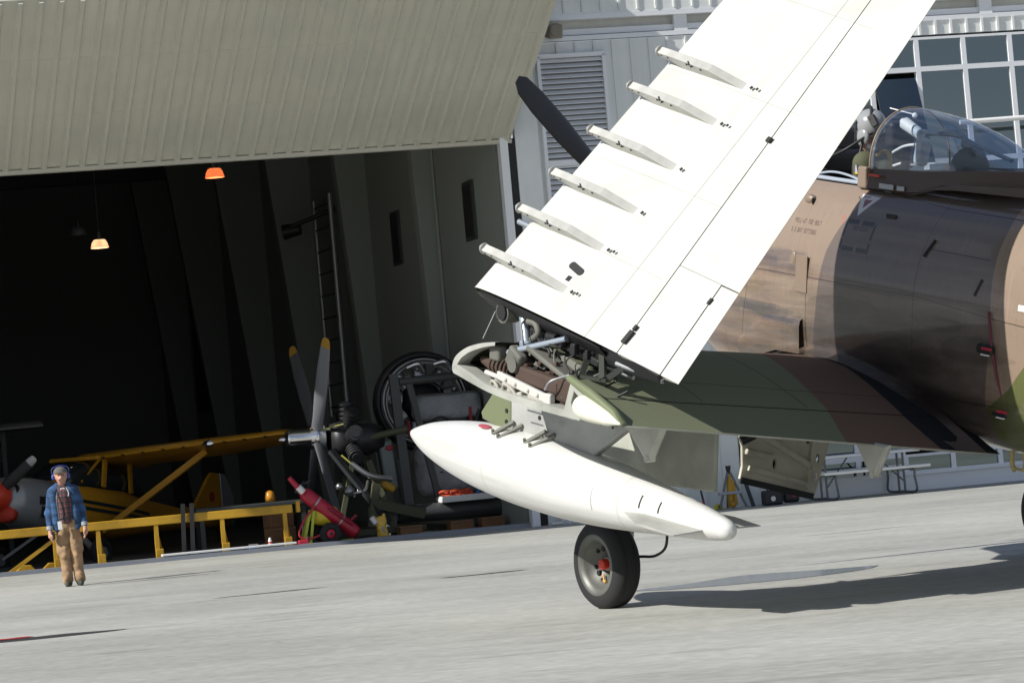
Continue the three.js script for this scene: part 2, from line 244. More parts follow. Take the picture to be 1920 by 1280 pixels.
  const room = part('annex_room', [bx(7.6, 8.2, 0.2, 8.7, 4.1, -5.2), bx(0.2, 8.2, 5, 4.9, 4.1, -2.8), bx(0.2, 8.2, 5, 12.5, 4.1, -2.8), bx(7.4, 0.2, 5, 8.7, 8.3, -2.8), bx(7.4, 0.2, 5, 8.7, 4.0, -2.8), bx(7.4, 0.05, 5, 8.7, 0.0, -2.8)], M.interior, hall);
  for (let i = 0; i < S.length - 1; i++) for (let j = 0; j < Hh.length - 1; j++) {
    const w = S[i + 1] - S[i], h = Hh[j + 1] - Hh[j], cs = (S[i] + S[i + 1]) / 2, ch = (Hh[j] + Hh[j + 1]) / 2, f = 0.045;
    if (i === 2 && j === 1) continue;                                     // open doorway on the ground floor
    const fr = part('window_frame', [bx(f, h, 0.1, S[i] + f / 2, ch, 0), bx(f, h, 0.1, S[i + 1] - f / 2, ch, 0), bx(w - 2 * f, f, 0.1, cs, Hh[j] + f / 2, 0), bx(w - 2 * f, f, 0.1, cs, Hh[j + 1] - f / 2, 0)], M.trim, hall);
    if (i === 2 && j === 4) { part('open_pane', plate([cs, ch - 0.1, 0.28], [1, 0, 0], V(0, 0.94, -0.342), [[-w / 2 + 0.05, -h / 2], [w / 2 - 0.05, -h / 2], [w / 2 - 0.05, h / 2], [-w / 2 + 0.05, h / 2]], 0.02), M.pane, fr); continue; }
    const a = (hash(i, j, 5) - 0.5) * 0.005, b = (hash(i, j, 6) - 0.5) * 0.005;
    const pn = part('pane', bx(w - 2 * f, h - 2 * f, 0.016, 0, 0, 0), M.pane, fr); pn.position.set(cs, ch, 0.005); pn.rotation.set(a, b, 0);
  }
  part('window_sill', [bx(6.4, 0.3, 0.2, 8.2, 0.15, 0.0), bx(7.4, 0.05, 0.26, 8.6, 0.3, 0.02)], M.trim, hall);
  part('balcony_rail', [rod([8.0, 6.38, 1.0], [12.2, 6.42, 1.0], 0.045), rod([10.6, 4.8, 1.0], [10.6, 6.4, 1.0], 0.03)], M.whitePaint, hall);
  part('window_stay', [rod([6.9, 6.86, 0.05], [7.35, 6.62, 0.5], 0.012), ball(0.05, 7.37, 6.6, 0.5)], M.whitePaint, hall);
  part('loudspeaker', [rb(0.26, 0.24, 0.22, 0.98, 8.48, 0.2, 0.03, 0.3, 0.2), alongZ(new THREE.CylinderGeometry(0.1, 0.05, 0.1, 20)).translate(0.98, 8.47, 0.33)], std(0.25, 0.22, 0.17, 0.6), hall);
}

// ------------------------------------------------------------------ hangar lamps
function lamp(s, h, o, on, label) {
  const t = thing('pendant_lamp', label, 'lamp', B(s, h, o), PSI, on > 0 ? undefined : 'unlit pendant lamps in the hangar');
  part('shade', lathe([[0.05, 0.16], [0.11, 0.16], [0.15, 0.1], [0.175, 0], [0.165, 0], [0.14, 0.09], [0.1, 0.145]], 28), on ? phys(...(on === 2 ? [0.8, 0.68, 0.6] : [0.75, 0.36, 0.2]), { roughness: 0.3, transmission: 0.6, thickness: 0, emissive: lin(...(on === 2 ? [0.16, 0.09, 0.055] : [0.14, 0.042, 0.014])), emissiveIntensity: 1 }) : M.greySteel, t);
  part('housing', [new THREE.CylinderGeometry(0.05, 0.06, 0.14, 16).translate(0, 0.23, 0), new THREE.CylinderGeometry(0.008, 0.008, 9.5 - h > 0.3 ? 10.9 - h : 1, 8).translate(0, 0.3 + (10.9 - h) / 2, 0)], M.darkMetal, t);
  if (on) {
    part('bulb', ball(0.06, 0, 0.08, 0), new THREE.MeshStandardMaterial({ color: 0x222222, emissive: lin(1, 0.7, 0.45), emissiveIntensity: 0.5 }), t);
    const l = new THREE.PointLight(new THREE.Color(1, 0.72, 0.45), 0.5, 0, 2); l.position.set(0, 0.04, 0); l.castShadow = true; l.shadow.radius = 3; t.add(l);
  }
}
lamp(-4.58, 6.62, -3.1, 1, 'glowing amber pendant lamp just below the raised door');
lamp(-6.1, 5.84, -8, 2, 'paler glowing pendant lamp hanging deeper and lower left in hangar');
lamp(-5.75, 6.55, -14, 0, 'unlit grey pendant lamp right of the pale lit one');
lamp(-7.6, 5.6, -14, 0, 'unlit grey pendant lamp lowest and farthest left in hangar');

{ // unseen hangar added beyond the left edge, for the glossy paint to mirror
  const nh = thing('hangar_building', 'unseen pale metal hangar added left of the open one for reflections', 'hangar', B(-62, 0, -2), PSI);
  part('wall', withUV(bx(60, 9.5, 24, 0, 4.75, -12.2), 3), M.clad, nh); part('roof', bx(61, 0.4, 25, 0, 9.7, -12.2), M.frame, nh);
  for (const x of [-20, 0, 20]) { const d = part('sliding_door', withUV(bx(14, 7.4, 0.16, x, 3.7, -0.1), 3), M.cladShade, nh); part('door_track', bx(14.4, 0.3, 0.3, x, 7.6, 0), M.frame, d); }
}

// ------------------------------------------------------------------ attack aircraft (x forward, y up, z right; origin between the main wheels on the ground)
const HD = 32 * Math.PI / 180, TH = 11.6 * Math.PI / 180;
const AR = V(Math.cos(HD), 0, -Math.sin(HD)), AFH = V(-Math.sin(HD), 0, -Math.cos(HD));
const AF = AFH.clone().multiplyScalar(Math.cos(TH)).add(V(0, Math.sin(TH), 0)), AU = V(0, Math.cos(TH), 0).addScaledVector(AFH, -Math.sin(TH));
const AO = V(0.686, 0, -29.236).addScaledVector(AR, 2.6);
const plane = thing('attack_aircraft', 'camouflaged propeller attack aircraft with its white wing folded up', 'aircraft', AO);
plane.quaternion.setFromRotationMatrix(new THREE.Matrix4().makeBasis(AF, AU, AR));
const FX0 = -4.4, FX1 = 1.4, FY0 = 1.6, FY1 = 4.1;      // side-on map of the fuselage
const fuseMap = canvasTex(2048, 884, (c, w, h) => {
  const X = (x) => (x - FX0) / (FX1 - FX0) * w, Y = (y) => (FY1 - y) / (FY1 - FY0) * h, S = w / (FX1 - FX0);
  const poly = (pts) => { c.beginPath(); pts.forEach(([x, y], i) => (i ? c.lineTo(X(x), Y(y)) : c.moveTo(X(x), Y(y)))); };
  const TAN = 'rgb(142,124,108)', BR = 'rgb(104,93,87)', GR = 'rgb(96,100,62)';
  c.fillStyle = TAN; c.fillRect(0, 0, w, h);
  c.fillStyle = BR; poly([[-1.0, 4.2], [-0.97, 3.87], [-0.95, 3.69], [-0.84, 3.51], [-0.74, 3.28], [-0.69, 3.03], [-0.66, 2.74], [-0.62, 2.43], [-0.6, 1.5], [-3.02, 1.5], [-2.98, 2.19], [-3.09, 2.77], [-3.06, 3.04], [-3.03, 3.31], [-3.01, 3.53], [-3.0, 3.71], [-2.95, 3.9], [-2.9, 4.2]]); c.fill();
  c.fillStyle = GR; poly([[-2.99, 1.5], [-2.98, 2.17], [-3.3, 2.38], [-3.5, 2.6], [-3.8, 2.9], [-4.4, 3.0], [-4.4, 1.5]]); c.fill();
  // weathering: faint vertical runs and blotches
  for (let i = 0; i < 900; i++) { const x = rnd() * w, y = rnd() * h, l = 20 + rnd() * 130; c.strokeStyle = rnd() < 0.5 ? `rgba(30,24,20,${0.02 + 0.05 * rnd()})` : `rgba(230,210,190,${0.015 + 0.03 * rnd()})`; c.lineWidth = 1 + rnd() * 6; c.beginPath(); c.moveTo(x, y); c.lineTo(x + (rnd() - 0.5) * 6, y + l); c.stroke(); }
  for (let i = 0; i < 300; i++) { c.fillStyle = `rgba(${rnd() < 0.6 ? '25,20,16' : '220,200,180'},${0.03 * rnd()})`; c.beginPath(); c.ellipse(rnd() * w, rnd() * h, 10 + rnd() * 70, 6 + rnd() * 30, rnd() * 3, 0, 7); c.fill(); }
  // panel lines and rivet rows
  c.strokeStyle = 'rgba(20,16,14,0.75)'; c.lineWidth = 2.2;
  const line = (pts) => { poly(pts); c.stroke(); };
  line([[-2.13, 4.1], [-2.09, 3.77], [-2.06, 3.5], [-2.04, 3.2], [-2.05, 1.7]]); line([[-0.97, 3.86], [-2.1, 3.79]]); line([[1.4, 3.0], [-2.05, 3.03], [-3.1, 2.96], [-4.4, 2.9]]); line([[-2.1, 3.79], [-4.4, 3.78]]); line([[-2.1, 3.45], [-2.95, 3.44]]);
  line([[0.42, 3.9], [0.4, 2.78], [0.5, 2.28]]); line([[-0.5, 3.2], [-0.52, 2.3]]); line([[-0.55, 3.02], [-0.36, 3.02]]); line([[-0.62, 2.1], [-3.1, 2.2]]); line([[-0.98, 3.86], [-0.9, 3.76], [-0.86, 3.78]]);
  c.fillStyle = 'rgba(20,16,14,0.55)'; for (let x = -4.3; x < 1.3; x += 0.05) for (const y of [3.06, 3.0, 2.24]) { c.fillRect(X(x), Y(y), 2, 2); } for (let y = 1.8; y < 3.9; y += 0.05) for (const x of [-2.03, -2.08, -3.15]) c.fillRect(X(x), Y(y), 2, 2);
  // stencils
  c.save(); c.translate(X(0), 0); c.restore();
  const txt = (s, x, y, hgt, sx = 1, slope = 0, col = 'rgba(60,44,36,0.85)') => { c.save(); c.translate(X(x), Y(y)); c.scale(-1, 1); c.rotate(slope); c.fillStyle = col; c.font = `bold ${Math.round(hgt * S)}px monospace`; c.scale(sx, 1); c.fillText(s, 0, 0); c.restore(); };
  txt('PULL-UT TOE BOLT', -0.17, 3.49, 0.056, 0.72); txt('S.E.BAT SETTINGS', -0.16, 3.405, 0.056, 0.68);
  c.strokeStyle = 'rgb(8,8,12)'; c.lineWidth = 14; c.setLineDash([0.17 * S, 0.04 * S]);
  line([[-0.905, 3.57], [-1.32, 3.57]]); line([[-1.32, 3.335], [-0.92, 3.335]]); c.lineWidth = 9; c.setLineDash([0.13 * S, 0.035 * S]); line([[-0.91, 3.57], [-0.92, 3.33]]); line([[-1.31, 3.57], [-1.31, 3.33]]); c.setLineDash([]);
  txt('RESCUE', -1.02, 3.50, 0.05, 1.1, 0, 'rgba(8,8,10,0.9)');
  // red and white warning triangle
  c.fillStyle = 'rgb(225,222,228)'; poly([[-0.885, 3.805], [-1.16, 3.795], [-1.005, 3.62]]); c.fill(); c.fillStyle = 'rgb(140,70,80)'; poly([[-0.97, 3.765], [-1.08, 3.762], [-1.015, 3.69]]); c.fill();
  txt('DANGER', -0.93, 3.775, 0.022, 1.2, 0, 'rgba(150,40,50,0.9)');
  c.fillStyle = 'rgb(200,90,80)'; c.save(); poly([[-0.815, 3.62], [-0.845, 3.62], [-0.86, 3.54], [-0.835, 3.54]]); c.globalAlpha = 0.4; c.fill(); c.restore();
  c.fillStyle = 'rgb(238,238,238)'; c.fillRect(X(-3.52), Y(3.12), 0.12 * S, 0.05 * S);
  c.fillStyle = 'rgb(170,170,175)'; c.fillRect(X(-1.22), Y(3.86), 0.1 * S, 0.02 * S);
  // exhaust staining down the side, with dark reflections and shade painted in
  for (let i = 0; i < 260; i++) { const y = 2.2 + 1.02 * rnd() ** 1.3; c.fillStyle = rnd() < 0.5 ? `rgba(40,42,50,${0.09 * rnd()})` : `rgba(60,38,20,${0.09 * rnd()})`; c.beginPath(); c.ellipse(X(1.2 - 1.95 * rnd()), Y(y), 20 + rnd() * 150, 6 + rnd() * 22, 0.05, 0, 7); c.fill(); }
  for (let i = 0; i < 60; i++) { c.fillStyle = `rgba(50,54,66,${0.05 + 0.07 * rnd()})`; c.fillRect(X(1.3 - 1.8 * rnd()), Y(3.26 - 0.16 * rnd()), 60 + 160 * rnd(), 6 + 16 * rnd()); }  // bluish band: a reflection painted into the colour
  for (let i = 0; i < 60; i++) { c.fillStyle = `rgba(40,44,54,${0.05 + 0.09 * rnd()})`; c.fillRect(X(1.0 - 1.5 * rnd()), Y(2.72 - 0.12 * rnd()), 60 + 160 * rnd(), 6 + 16 * rnd()); }  // second bluish band lower down, also a painted reflection
  for (let i = 0; i < 240; i++) { c.fillStyle = `rgba(18,14,12,${0.09 * rnd()})`; c.beginPath(); c.ellipse(X(-0.6 - 2.5 * rnd()), Y(2.0 + 0.9 * rnd() ** 1.4), 30 + rnd() * 190, 10 + rnd() * 40, 0.05, 0, 7); c.fill(); }  // lower brown side: shade painted into the colour, mixed with soot
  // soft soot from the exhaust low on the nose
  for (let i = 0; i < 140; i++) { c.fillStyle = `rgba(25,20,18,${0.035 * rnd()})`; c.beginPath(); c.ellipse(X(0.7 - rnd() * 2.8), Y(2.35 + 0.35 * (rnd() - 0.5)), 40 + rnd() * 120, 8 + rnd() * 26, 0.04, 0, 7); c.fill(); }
});
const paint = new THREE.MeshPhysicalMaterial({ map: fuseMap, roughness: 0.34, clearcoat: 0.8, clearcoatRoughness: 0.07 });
const fuv = (x, y) => [(x - FX0) / (FX1 - FX0), (y - FY0) / (FY1 - FY0)];
{
  const st = [[-7.6, 0.05, 3.5, 0.14, 0.14], [-7.0, 0.22, 3.35, 0.3, 0.34], [-5.8, 0.5, 3.15, 0.62, 0.78], [-4.6, 0.75, 2.98, 0.92, 1.02], [-3.6, 0.87, 2.89, 1.09, 1.15], [-3.0, 0.88, 2.87, 1.12, 1.16]];
  for (let x = -2.6; x < 0.9; x += 0.2) st.push([x, 0.88, 2.87, 1.12, 1.16]); st.push([0.95, 0.87, 2.86, 1.1, 1.08], [1.5, 0.85, 2.9, 0.95, 0.96], [2.2, 0.84, 2.98, 0.86, 0.86], [2.9, 0.8, 3.05, 0.8, 0.8], [3.1, 0.72, 3.08, 0.72, 0.72], [3.12, 0.55, 3.09, 0.55, 0.55], [2.9, 0.2, 3.1, 0.2, 0.2]);
  const N = 96, n = 2 / 2.3, rings = st.map(([x, w, yc, up, dn]) => Array.from({ length: N }, (_, i) => { const a = i / N * 2 * Math.PI, cs = Math.cos(a), sn = Math.sin(a), e = x > 1.2 || x < -5 ? 1 : sn > 0 ? n : 0.7; return [x, yc + Math.sign(sn) * Math.pow(Math.abs(sn), e) * (sn > 0 ? up : dn), -Math.sign(cs) * Math.pow(Math.abs(cs), e) * w]; }));
  let g = loft(rings, { uvf: fuv }).toNonIndexed();
  // cut the cockpit opening out of the top
  const p = g.attributes.position, keep = []; for (let t = 0; t < p.count; t += 3) { const cx = (p.getX(t) + p.getX(t + 1) + p.getX(t + 2)) / 3, cy = (p.getY(t) + p.getY(t + 1) + p.getY(t + 2)) / 3; if (!(cy > 3.86 && cx > -0.95 && cx < 0.85)) keep.push(t, t + 1, t + 2); }
  const out = new THREE.BufferGeometry(); for (const k of ['position', 'normal', 'uv']) { const a = g.attributes[k], s = a.itemSize, d = new Float32Array(keep.length * s); keep.forEach((v, i) => { for (let q = 0; q < s; q++) d[i * s + q] = a.array[v * s + q]; }); out.setAttribute(k, new THREE.BufferAttribute(d, s)); }
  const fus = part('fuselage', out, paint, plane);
  part('cockpit_tub', [bx(1.9, 0.03, 0.86, -0.02, 3.2, 0), bx(1.9, 0.72, 0.03, -0.02, 3.53, 0.44), bx(1.9, 0.66, 0.03, -0.02, 3.5, -0.44), bx(0.03, 0.9, 0.86, 0.9, 3.6, 0), bx(0.03, 0.7, 0.86, -0.97, 3.5, 0)], M.dark, plane);
  part('cockpit_sill', [hose([[0.9, 3.885, -0.455], [0.2, 3.885, -0.455], [-0.4, 3.885, -0.455], [-0.92, 3.885, -0.455]], 0.022), hose([[0.0, 3.9, -0.44], [-0.25, 3.945, -0.43], [-0.5, 3.94, -0.44], [-0.75, 3.9, -0.45]], 0.012)], std(0.45, 0.5, 0.58, 0.4, 0.4), plane);
  part('seat', [rb(0.18, 0.75, 0.46, -0.5, 3.85, 0, 0.05, 0, 0, 0.15), rb(0.14, 0.26, 0.3, -0.58, 4.3, 0.1, 0.05)], M.black, plane);
  part('instrument_cowl', [rb(0.7, 0.3, 0.8, 0.42, 3.98, 0, 0.1), rb(0.3, 0.25, 0.5, 0.3, 4.18, 0.05, 0.08), rod([0.1, 3.8, -0.32], [0.16, 4.08, -0.3], 0.05), ball(0.06, 0.02, 4.03, -0.34)], M.black, plane);
  const cables = part('cockpit_wiring', [hose([[0.2, 4.12, -0.2], [0.05, 4.2, -0.28], [-0.06, 4.1, -0.3], [0.02, 3.95, -0.36]], 0.016), hose([[-0.45, 4.32, -0.12], [-0.3, 4.15, -0.32], [-0.1, 4.05, -0.36], [0.0, 3.9, -0.4]], 0.014), rb(0.1, 0.08, 0.08, 0.08, 4.0, -0.38, 0.02), rb(0.12, 0.06, 0.1, -0.05, 3.93, -0.4, 0.02)], M.black, plane);
  // fairing plates, scoop, slots
  part('side_scoop', [ball(0.075, -0.24, 3.7, -0.655, 1, 0.65, 0.5), ], M.camoTan, plane); part('scoop_mouth', plate([-0.315, 3.685, -0.675], [0.2, 0.98, 0], [0, 0, 1], ell(0, 0, 0.035, 0.02), 0.01), M.dark, plane);
  part('handhold', [ball(0.05, -0.29, 3.16, -0.86, 0.8, 1.4, 0.35)], M.camoTan, plane);
  part('access_panel', [rb(0.17, 0.34, 0.012, -0.44, 3.04, -0.883, 0.005)], M.camoTan, plane);
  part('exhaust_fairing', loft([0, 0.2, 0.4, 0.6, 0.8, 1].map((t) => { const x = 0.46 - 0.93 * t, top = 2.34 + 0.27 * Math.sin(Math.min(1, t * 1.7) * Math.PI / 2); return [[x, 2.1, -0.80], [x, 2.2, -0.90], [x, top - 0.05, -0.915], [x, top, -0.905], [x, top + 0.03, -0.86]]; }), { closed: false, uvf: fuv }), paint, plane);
  const slot = (x0, y0, z0, x1, y1, z1, w) => bar([x0, y0, z0], [x1, y1, z1], w, 0.012);
  part('vent_slot', slot(-2.18, 3.53, -0.762, -2.1, 3.38, -0.822, 0.032), M.dark, plane); part('vent_slot', slot(-2.915, 3.27, -0.847, -2.85, 3.13, -0.87, 0.03), M.dark, plane); part('vent_slot', bar([-1.4, 3.66, -0.688], [-1.535, 3.66, -0.688], 0.04, 0.012), M.dark, plane);
  // retaining cord with two red-flagged clips
  const cord = part('retaining_cord', hose([[-3.06, 3.02, -0.89], [-3.1, 2.9, -0.905], [-3.14, 2.7, -0.905], [-3.2, 2.35, -0.84], [-3.28, 1.98, -0.66]], 0.012), std(0.14, 0.03, 0.04, 0.7), plane);
  for (const [x, y, z] of [[-3.06, 2.7, -0.91], [-3.13, 2.16, -0.77]]) { part('clip', rb(0.2, 0.075, 0.05, x, y, z, 0.02), M.dark, cord); part('flag', rb(0.12, 0.022, 0.02, x - 0.05, y + 0.012, z - 0.032, 0.006), std(0.5, 0.02, 0.05, 0.6), cord); part('flag', rb(0.1, 0.012, 0.02, x - 0.02, y - 0.045, z - 0.02, 0.004), M.whitePaint, cord); }
  part('belly_shackle', [hose([[-2.76, 1.74, -0.3], [-2.78, 1.6, -0.3], [-2.81, 1.56, -0.3]], 0.022, 12), hose([[-2.92, 1.74, -0.3], [-2.95, 1.62, -0.3], [-2.92, 1.58, -0.3]], 0.022, 12), rod([-2.76, 1.585, -0.3], [-2.96, 1.58, -0.3], 0.012)], std(0.5, 0.42, 0.2, 0.6), plane);
  // canopy slid back: glazing, base frame, front bow
  const TOPS = [[-0.8, 4.575], [-1.08, 4.57], [-1.53, 4.525], [-1.9, 4.435], [-2.19, 4.32], [-2.41, 4.22], [-2.6, 4.15], [-2.72, 4.125]];
  const cw = (x) => { const t = (-0.85 - x) / 2.35, u = Math.min(1, (-0.85 - x) / 1.9); let i = 1; while (i < TOPS.length - 1 && TOPS[i][0] > x) i++; const [xa, ya] = TOPS[i - 1], [xb, yb] = TOPS[i], k = Math.min(1.05, (x - xa) / (xb - xa)), b = 4.03 + 0.11 * t; return [0.47 * (1 - 0.35 * t * t), b, Math.max(0.01, ya + (yb - ya) * k - b), 0.47 * Math.pow(Math.max(0.03, 1 - u ** 2.6), 0.5)]; };
  const bow = (x, k = 1) => { const [, b, hh, w] = cw(x); return Array.from({ length: 25 }, (_, i) => { const a = Math.PI * i / 24; return [x + 0.0, b + Math.pow(Math.sin(a), 0.85) * hh * k, -Math.cos(a) * w * k]; }); };
  const xs = Array.from({ length: 16 }, (_, i) => -0.87 - 1.83 * i / 15);
  part('canopy_glass', loft(xs.map((x) => bow(x)), { closed: false }), M.glass, plane);
  part('canopy_bow', hose(bow(-0.86, 1.0), 0.009, 48), M.camoTan, plane);
  const side = (z) => loft([[-0.83, 3.86, 4.03], [-1.4, 3.87, 4.06], [-1.62, 3.885, 4.07], [-1.95, 3.98, 4.1], [-2.4, 4.01, 4.14], [-3.1, 4.05, 4.19], [-3.35, 4.05, 4.19]].map(([x, a, b]) => { const w = cw(Math.max(x, -3.18))[0] + 0.02; return [[x, a, z * (w + 0.055)], [x, (a + b) / 2, z * (w + 0.03)], [x, b, z * w], [x, b, z * (w - 0.05)], [x, a, z * (w - 0.02)]]; }), { caps: true, crease: 0.5 });
  const cf = part('canopy_frame', [side(-1), side(1)], M.camoBrown, plane);
  part('frame_front', rb(0.13, 0.2, 0.06, -0.84, 3.95, -0.515, 0.02), M.camoTan, cf); part('release_handle', [bar([-0.95, 3.985, -0.545], [-1.1, 3.985, -0.545], 0.022, 0.016)], M.bright, cf);
  part('data_plate', bx(0.2, 0.045, 0.006, -1.2, 3.9, -0.545), std(0.5, 0.52, 0.58, 0.4), cf); part('data_plate', bx(0.1, 0.04, 0.006, -1.4, 3.9, -0.543), std(0.5, 0.52, 0.58, 0.4), cf);
  part('canopy_apron', loft([[-0.85, 3.865, 3.9], [-1.2, 3.862, 3.9], [-1.55, 3.855, 3.9], [-1.85, 3.93, 3.97], [-2.1, 3.95, 4.0], [-3.3, 3.98, 4.06]].map(([x, a, b]) => [[x, b, -0.5], [x, a, -0.595 + (a > 3.85 ? 0.07 : 0)], [x, a - 0.01, -0.56 + (a > 3.85 ? 0.07 : 0)], [x, b, -0.46]]), { caps: true, crease: 0.5 }), M.camoBrown, plane);
  part('seat_ram', [rod([-0.74, 4.42, 0.02], [-0.98, 4.33, 0.02], 0.06, 0.05), rb(0.12, 0.26, 0.12, -1.0, 4.18, 0.02, 0.04, 0, 0, 0.2), rod([-0.7, 4.44, 0.02], [-0.74, 4.42, 0.02], 0.03), rod([-0.98, 4.37, 0.02], [-1.22, 4.36, 0.02], 0.02), hose([[-0.98, 4.25, 0.0], [-0.75, 4.2, -0.02], [-0.55, 4.06, -0.05], [-0.62, 4.02, -0.05], [-0.8, 4.06, -0.05]], 0.014)], std(0.7, 0.7, 0.66, 0.5), plane);
  part('canopy_jack', [hose([[-1.22, 4.36, 0.05], [-1.45, 4.36, 0.05], [-1.7, 4.3, 0.05], [-2.2, 4.2, 0.05]], 0.02), rb(0.2, 0.06, 0.1, -1.42, 4.38, 0.05, 0.02), rod([-1.5, 4.3, 0.1], [-1.7, 4.24, 0.1], 0.05)], std(0.4, 0.4, 0.38, 0.5, 0.3), plane);
  part('bulkhead', [alongX(new THREE.CylinderGeometry(0.21, 0.21, 0.06, 28)).translate(-1.62, 4.06, 0.06), rb(0.9, 0.1, 0.5, -1.95, 4.02, 0.05, 0.03), rod([-1.5, 4.1, 0], [-2.4, 4.04, -0.05], 0.02)], M.greySteel, plane);
  part('cockpit_deck', rb(1.9, 0.04, 0.82, -1.85, 3.985, 0, 0.015), M.frame, plane);
  part('grab_loop', hose([[-0.9, 4.15, -0.42], [-0.98, 4.2, -0.4], [-1.06, 4.15, -0.4], [-1.08, 4.02, -0.42]], 0.018, 24), std(0.6, 0.32, 0.03, 0.5), plane);
}
// wing section outline measured at the fold, as chord fractions
const SEC = [[0, 0], [0.012, 0.035], [0.075, 0.078], [0.157, 0.108], [0.255, 0.13], [0.37, 0.142], [0.48, 0.135], [0.6, 0.115], [0.706, 0.09], [0.82, 0.06], [0.955, 0.014], [1, 0.0], [0.955, -0.012], [0.85, -0.026], [0.75, -0.032], [0.68, -0.034], [0.49, -0.04], [0.36, -0.042], [0.23, -0.038], [0.113, -0.026], [0.035, -0.016], [0.006, -0.012]];
const secAt = (z) => { const k = (Math.abs(z) - 0.7) / 3.7, le = [0.35 - 0.49 * k, 1.88 + 0.47 * k], te = [-2.95 + 0.18 * k, 1.77 + 0.49 * k], c = le[0] - te[0]; return (f, t) => [le[0] - f * c, le[1] + (te[1] - le[1]) * f + t * c, z]; };
const wingMap = canvasTex(1024, 1024, (c, w, h) => {
  const X = (x) => (x + 3.1) / 3.7 * w, Z = (z) => (z + 4.6) / 4.0 * h, poly = (pts) => { c.beginPath(); pts.forEach(([x, z], i) => (i ? c.lineTo(X(x), Z(z)) : c.moveTo(X(x), Z(z)))); };
  c.fillStyle = 'rgb(112,117,94)'; c.fillRect(0, 0, w, h);
  c.fillStyle = 'rgb(108,88,76)'; poly([[0.6, -1.9], [-0.4, -1.75], [-0.9, -1.66], [-1.7, -1.86], [-2.3, -2.0], [-3.1, -2.3], [-3.1, -0.5], [0.6, -0.5]]); c.fill();
  c.fillStyle = 'rgb(36,37,42)'; poly([[0.6, -1.35], [-0.3, -1.15], [-1.24, -0.98], [-2.41, -1.21], [-3.1, -1.22], [-3.1, -0.5], [0.6, -0.5]]); c.fill();
  c.fillStyle = 'rgb(150,118,92)'; poly([[-2.9, -2.05], [-2.9, -1.25], [-3.1, -1.2], [-3.1, -2.1]]); c.fill();
  for (let i = 0; i < 500; i++) { c.strokeStyle = rnd() < 0.5 ? `rgba(20,20,16,${0.03 * rnd()})` : `rgba(220,220,190,${0.03 * rnd()})`; c.lineWidth = 1 + 5 * rnd(); const x = rnd() * w, y = rnd() * h; c.beginPath(); c.moveTo(x, y); c.lineTo(x + 30 + 80 * rnd(), y + (rnd() - 0.5) * 6); c.stroke(); }
  c.strokeStyle = 'rgba(12,12,12,0.9)'; c.lineWidth = 4; poly([[-2.34, -4.6], [-2.36, -0.6]]); c.stroke(); c.lineWidth = 1.6; for (const x of [-1.9, -0.7, -0.1]) { poly([[x, -4.4], [x - 0.1, -0.6]]); c.stroke(); } for (const z of [-3.3, -2.2]) { poly([[0.4, z], [-2.3, z]]); c.stroke(); }
});
